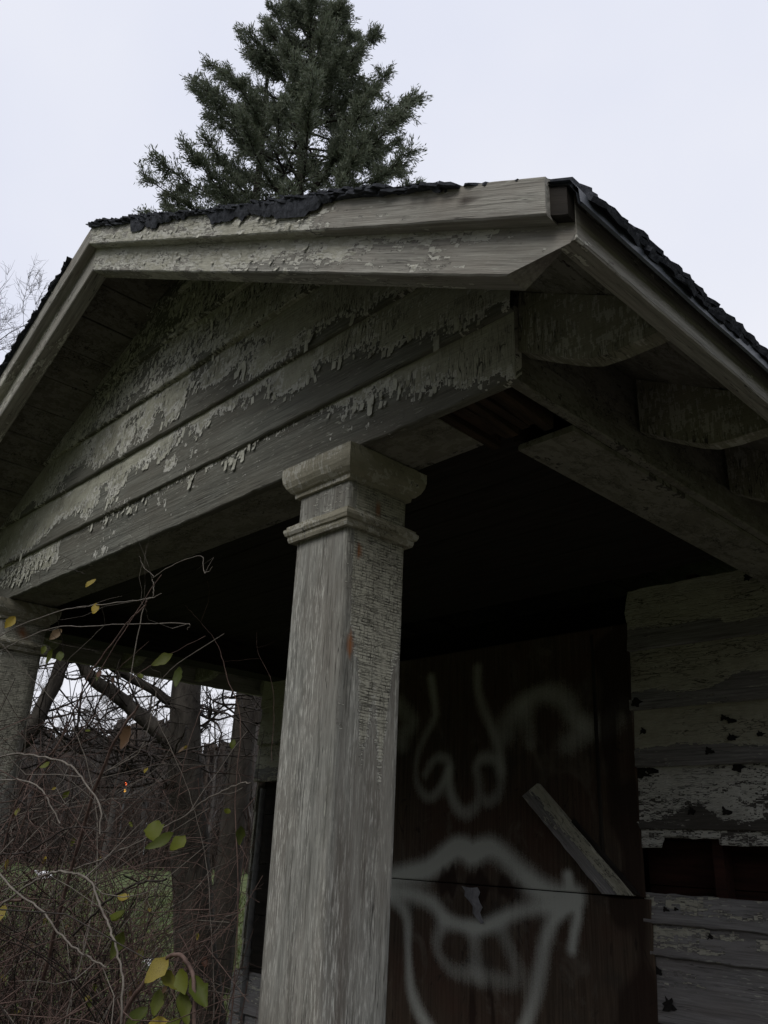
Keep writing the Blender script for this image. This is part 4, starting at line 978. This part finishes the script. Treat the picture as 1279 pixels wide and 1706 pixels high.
canes = [
 ([(-1.25, -.55, 1.75), (-.778, -.6, 1.8), (-.568, -.6, 1.797), (-.331, -.6, 1.767), (-.245, -.6, 1.738), (-.112, -.6, 1.666), (-.089, -.6, 1.603)], .0085, .005, 'cane', 'pale grey arching cane that bends down sharply in front of the dark porch', []),
 ([(-.8, -.7, 1.70), (-.473, -.7, 1.72), (-.327, -.7, 1.716), (-.204, -.7, 1.691), (-.12, -.68, 1.62)], .0075, .004, 'cane', 'short pale cane arching just below the larger arched one by the left post', []),
 ([(-2.2, -.35, 2.18), (-1.693, -.35, 2.274), (-1.237, -.35, 2.298), (-.893, -.35, 2.258), (-.299, -.35, 2.177), (-.254, -.35, 2.149)], .006, .003, 'cane', 'long nearly level cane reaching right under the porch beam', [((-.878, -.45, 2.225), .085, B_), ((-.986, -.45, 2.185), .075, G_), ((-.922, -.45, 2.166), .085, G_), ((-.864, -.45, 2.149), .09, G_)]),
 ([(-2.0, -.45, 2.12), (-1.434, -.45, 2.277), (-.968, -.45, 2.294), (-.66, -.45, 2.269), (-.342, -.45, 2.231), (-.242, -.45, 2.23)], .006, .003, 'cane', 'thin upper cane with yellow leaves crossing the left post', [((-.69, -.45, 2.36), .085, Y_), ((-.653, -.45, 2.275), .09, Y_), ((-1.322, -.45, 2.34), .10, Y_)]),
 ([(-.425, -.4, 2.257), (-.433, -.4, 2.238), (-.53, -.4, 2.198), (-.659, -.4, 2.111), (-.731, -.4, 2.056), (-.786, -.4, 1.962), (-.883, -.4, 1.845), (-1.05, -.4, 1.758), (-1.115, -.4, 1.647), (-1.2, -.4, 1.2)], .0065, .0075, 'cane_red', 'reddish cane sweeping down and left from a hooked tip under the beam', []),
 ([(-1.0, -.3, 1.3), (-.795, -.3, 1.725), (-.63, -.3, 1.80), (-.518, -.3, 1.838), (-.48, -.3, 1.93), (-.465, -.3, 2.017), (-.391, -.3, 2.069), (-.136, -.3, 2.133)], .006, .003, 'cane', 'pale cane rising steeply then leaning right with two green leaves in the dark', [((-.227, -.4, 2.07), .10, G_), ((-.183, -.4, 2.03), .10, G_)]),
 ([(-1.9, -.25, 1.25), (-1.471, -.25, 1.399), (-1.175, -.25, 1.464), (-.847, -.25, 1.515), (-.56, -.25, 1.585), (-.332, -.25, 1.653), (-.198, -.25, 1.708), (-.069, -.25, 1.739), (-.02, -.25, 1.741)], .008, .0045, 'cane', 'long pale cane rising rightwards across the lawn view to the near post', [((-.117, -.45, 1.64), .13, G_), ((-.022, -.45, 1.615), .11, G_), ((.03, -.45, 1.61), .085, G_)]),
 ([(-.62, -.6, 1.40), (-.45, -.6, 1.47), (-.334, -.6, 1.507), (-.262, -.6, 1.518), (-.167, -.6, 1.517), (-.097, -.6, 1.505), (-.04, -.6, 1.467), (.015, -.6, 1.429), (.069, -.6, 1.384), (.116, -.6, 1.31), (.13, -.6, 1.1)], .0085, .0055, 'cane', 'thick pale cane curving over and down in the lower tangle', [((-.21, -.45, 1.475), .08, Y_), ((-.2, -.45, 1.44), .11, G_), ((-.19, -.45, 1.395), .10, G_)]),
 ([(-.5, -.7, 1.55), (-.248, -.7, 1.477), (-.1, -.7, 1.451), (.039, -.7, 1.405), (.154, -.7, 1.385), (.219, -.7, 1.378)], .007, .004, 'cane', 'pale cane slanting down to the right low in the tangle', []),
 ([(-1.1, -.5, 1.5), (-.894, -.5, 1.536), (-.69, -.5, 1.552), (-.523, -.5, 1.605), (-.409, -.5, 1.618), (-.219, -.5, 1.608)], .008, .005, 'cane_dark', 'dark thick twig lying level across the top of the lawn view', []),
 ([(-.55, -.4, 1.35), (-.403, -.4, 1.437), (-.299, -.4, 1.48), (-.214, -.4, 1.5), (-.109, -.4, 1.511)], .009, .006, 'cane_dark', 'stubby black twig in the middle of the lower tangle', []),
 ([(-.55, -.35, 2.0), (-.531, -.35, 2.266), (-.486, -.35, 2.286), (-.49, -.35, 2.326), (-.494, -.35, 2.354), (-.371, -.35, 2.371), (-.234, -.35, 2.365), (-.2, -.35, 2.308), (-.159, -.35, 2.318)], .0045, .0025, 'cane', 'forked zigzag twig reaching up in front of the dark porch ceiling', []),
 ([(-.494, -.35, 2.354), (-.571, -.35, 2.399), (-.612, -.35, 2.446)], .003, .002, 'cane', 'short twig tip standing up left of the zigzag twig', []),
 ([(-2.1, -.3, 2.6), (-1.842, -.3, 2.677), (-1.677, -.3, 2.627), (-1.302, -.3, 2.556), (-1.127, -.3, 2.502)], .0035, .002, 'cane_dark', 'thin dark twig crossing the pale beam at the far left', []),
 ([(-1.302, -.3, 2.556), (-1.27, -.3, 2.581), (-1.407, -.3, 2.638)], .003, .002, 'cane_dark', 'tiny dark twig standing up from the one across the beam', []),
 ([(-1.6, .4, 2.62), (-1.465, .4, 2.529), (-1.292, .4, 2.401), (-1.172, .4, 2.232), (-1.048, .4, 2.052), (-1.026, .4, 1.756), (-.944, .4, 1.406), (-.9, .4, .8), (-.9, .4, .15)], .004, .007, 'cane_red', 'upright red-brown stem inside the porch close to the near post', [((-1.08, .4, 1.98), .09, G_), ((-1.06, .4, 1.72), .09, G_), ((-.97, .4, 1.66), .11, G_)]),
 ([(-1.143, .5, 2.447), (-1.108, .5, 2.343), (-.983, .5, 2.179), (-.95, .5, 1.9)], .003, .003, 'cane_red', 'thin red-brown stem next to the top of the near post', []),
]
for pts, a, b, mt, lab, lv in canes: cane('vine_cane', pts, a*.36, b*.38, mt, lab, lv, None, 3)
# lower leaf cluster on its own sprawling cane
lowl = [((.021, -.45, 1.365), .11, Y_), ((.005, -.45, 1.335), .10, G_), ((.07, -.45, 1.345), .10, G_), ((.12, -.45, 1.34), .13, G_), ((.002, -.45, 1.30), .10, G_), ((.085, -.45, 1.31), .12, G_), ((-.036, -.45, 1.26), .11, G_), ((.01, -.45, 1.25), .12, Y_), ((.1, -.45, 1.26), .11, G_), ((.05, -.5, 1.22), .12, G_)]
cane('vine_cane', [(-.3, -.45, 1.0), (-.15, -.45, 1.22), (-.03, -.45, 1.33), (.06, -.45, 1.37), (.13, -.45, 1.33), (.16, -.45, 1.2)], .006, .004, 'cane_red', 'leafy cane with a cluster of green leaves at the bottom left of the near post', lowl)
cane('vine_cane', [(-1.6, -.45, 1.1), (-1.2, -.45, 1.3), (-.95, -.45, 1.40), (-.8, -.45, 1.42)], .006, .004, 'cane_red', 'cane with one bright yellow leaf at the far left of the tangle', [((-.905, -.45, 1.40), .12, Y_)])
cane('vine_cane', [(-.9, -.3, 1.2), (-.6, -.4, 1.6), (-.4, -.45, 1.82), (-.28, -.45, 1.93)], .006, .003, 'cane_red', 'red cane holding a shrivelled brown leaf before the tree trunk', [((-.311, -.45, 1.88), .12, B_)])
# more individual arching canes that look alike
done = 0; tries = 0
while done < 140 and tries < 6000:
    tries += 1
    x, y = rng.uniform(-3.0, -.25), rng.uniform(-1.0, .9)
    d = np.array([rng.normal(.25, .5), rng.normal(0, .35), 1.6]); d /= np.linalg.norm(d); L_ = rng.uniform(1.3, 3.0); q = [np.array([x, y, .0 if y < -.12 else .15])]
    bend = np.array([rng.normal(.2, .35), rng.normal(-.02, .25), -.30])
    for s in range(9): d = d+bend*.32*(s/5)+rng.normal(0, .11, 3); d /= np.linalg.norm(d); q.append(q[-1]+d*L_/9)
    q = np.array(q)
    if q[:, 2].max() > 2.35 or q[:, 2].min() < 0 or not ok(q): continue
    mt = ('cane_red', 'cane_dark', 'cane_red', 'cane')[done % 4]
    lv = []
    if done % 2 == 0:
        for _ in range(rng.integers(2, 6)): lv.append((tuple(q[rng.integers(3, 9)]), rng.uniform(.035, .075), (G_, G_, Y_, G_, B_)[rng.integers(0, 5)]))
    cane('bramble_cane', q, rng.uniform(.0015, .0031), .001, mt, {'cane_red': 'slender red-brown bramble stem arching in the tangle by the left post', 'cane_dark': 'slender blackish bramble stem arching in the tangle by the left post', 'cane': 'slender grey bramble stem arching in the tangle by the left post'}[mt], lv, {'cane_red': 'red-brown bramble stems', 'cane_dark': 'blackish bramble stems', 'cane': 'grey bramble stems'}[mt], 5)
    done += 1
# fine twig mass that nobody could count
it, n = [], 0
while n < 2900:
    x, y = rng.uniform(-3.2, -.05), rng.uniform(-1.05, 1.0); z = 2.1*rng.random()**2.6
    d = rng.normal(0, 1, 3); d[2] *= .75; d /= np.linalg.norm(d); L_ = rng.uniform(.2, .8); q = [np.array([x, y, max(z, .02)])]
    for s in range(5): d = d+rng.normal(0, .28, 3); d /= np.linalg.norm(d); q.append(q[-1]+d*L_/5)
    q = np.array(q)
    if q[:, 2].min() < .01 or q[:, 2].max() > 2.1-.42*max(0, x+1.7) or not ok(q): continue
    it.append((q, np.linspace(rng.uniform(.0011, .0026), .0008, 6), 3)); n += 1
k_ = 0
while k_ < 2100:
    x, y = rng.uniform(-3.2, -.3), rng.uniform(-1.05, .9); d = np.array([rng.normal(.15, .6), rng.normal(0, .45), rng.uniform(.4, 1.6)]); d /= np.linalg.norm(d)
    q = [np.array([x, y, .02+.5*rng.random()])]; L_ = rng.uniform(.8, 2.2); bend = np.array([rng.normal(.1, .4), rng.normal(0, .3), -.34])
    for s_ in range(9): d = d+bend*.3*(s_/5)+rng.normal(0, .10, 3); d /= np.linalg.norm(d); q.append(q[-1]+d*L_/9)
    q = np.array(q)
    if q[:, 2].min() < .01 or q[:, 2].max() > 2.25-.50*max(0, x+2.2) or not ok(q): continue
    it.append((q, np.linspace(rng.uniform(.0014, .0036), .0010, 10), 4)); k_ += 1
rng.shuffle(it_ := np.arange(len(it))); it = [it[q] for q in it_]
g_ = it[:len(it)//9]; it = it[len(it)//9:]
tag(obj('bramble_thicket', tubes('bramble_thicket', g_, M['cane'])), 'dense fine grey twig tangle filling the lower left', 'thicket', kind='stuff')
h_ = len(it)*3//4
tag(obj('bramble_thicket', tubes('bramble_thicket', it[:h_], M['cane_red'])), 'dense fine red-brown twig tangle filling the lower left', 'thicket', kind='stuff')
tag(obj('bramble_thicket', tubes('bramble_thicket', it[h_:], M['cane_dark'])), 'dense fine blackish twig tangle filling the lower left', 'thicket', kind='stuff')

# ================================================================== GRASS, LITTER, FAR THINGS
n = 26000
az = np.radians(rng.uniform(40, 88, n)); D = 4+26*rng.random(n)**1.6
px, py = C0[0]-np.sin(az)*D, C0[1]+np.cos(az)*D
keep = ~((px > -3.65) & (py > -.15)); px, py = px[keep], py[keep]; D = D[keep]; n = len(px)
h = rng.uniform(.04, .16, n)*(1+.02*D); w_ = .004*(1+.12*D); a = rng.uniform(0, 6.28, n); lx, ly = rng.normal(0, .5, n)*h, rng.normal(0, .5, n)*h
V = np.zeros((n, 3, 3)); V[:, 0] = np.stack((px-np.cos(a)*w_, py-np.sin(a)*w_, 0*px), 1); V[:, 1] = np.stack((px+np.cos(a)*w_, py+np.sin(a)*w_, 0*px), 1); V[:, 2] = np.stack((px+lx, py+ly, h), 1)
tag(obj('grass', quads('grass', V.reshape(-1, 3), np.arange(n*3).reshape(-1, 3), M['grass'])), 'uncut grass blades on the lawn', kind='stuff')
def scrap(loc, s, label):
    V = []; r = random.Random(int(loc[0]*100)); 
    for i in range(5):
        for j in range(4): V.append(((i/4-.5)*s*1.4+r.uniform(-.1, .1)*s, (j/3-.5)*s+r.uniform(-.1, .1)*s, s*.25*(1+math.sin(i*1.4+j*.9))*r.uniform(.5, 1)))
    F = [(i*4+j, (i+1)*4+j, (i+1)*4+j+1, i*4+j+1) for i in range(4) for j in range(3)]
    tag(obj('paper_scrap', mesh('paper_scrap', V, F, M['litter'], True), None, Matrix.Translation(Vector(loc))), label, 'litter')
scrap((-9.4, 5.11, .02), .20, 'crumpled white scrap lying on the grass low behind the brambles')
scrap((-30.0, 12.6, .05), .8, 'pale scrap lying far out on the lawn at the left')
def signal(loc):
    t = empty('signal_post', loc, 'distant post with a glowing red lamp over an amber one beyond the trees', 'signal')
    w = Matrix.Translation(Vector(loc))
    obj('post', tubes('post', [([(0, 0, 0), (0, 0, 2), (0, 0, 4.4)], .06, 8)], M['pipe']), t, w)
    o_ = box('housing', M['pipe'], (loc[0]-.16, loc[1]-.02, 4.15), (loc[0]+.16, loc[1]+.22, 5.05), t)
    for z, mt in ((4.85, 'lamp_red'), (4.4, 'lamp_amber')):
        V = [(0, 0, 0)]+[(.10*math.cos(k*.5236), 0, .10*math.sin(k*.5236)) for k in range(12)]; V[0] = (0, -.05, 0)
        F = [(0, 1+k, 1+(k+1) % 12) for k in range(12)]
        obj('lamp', mesh('lamp', V, F, M[mt]), t, Matrix.Translation((loc[0]+.02, loc[1]-.03, z)) @ Matrix.Rotation(R(55), 4, 'Z'))
signal((-51.3, 26.3, 0))
for (x, y, hh, lab) in ((-50.6, 27.6, 2.6, 'small white post standing at the far edge of the lawn behind the tangle'), (-48.7, 30.8, 3.0, 'white post standing at the far lawn edge beside the old tree trunk')):
    ob = obj('marker_post', tubes('marker_post', [([(0, 0, 0), (0, 0, hh*.5), (0, 0, hh)], [.22, .22, .16], 8)], M['litter']), None, Matrix.Translation((x, y, 0))); tag(ob, lab, 'post')
print('conifer leaflets', ncon)
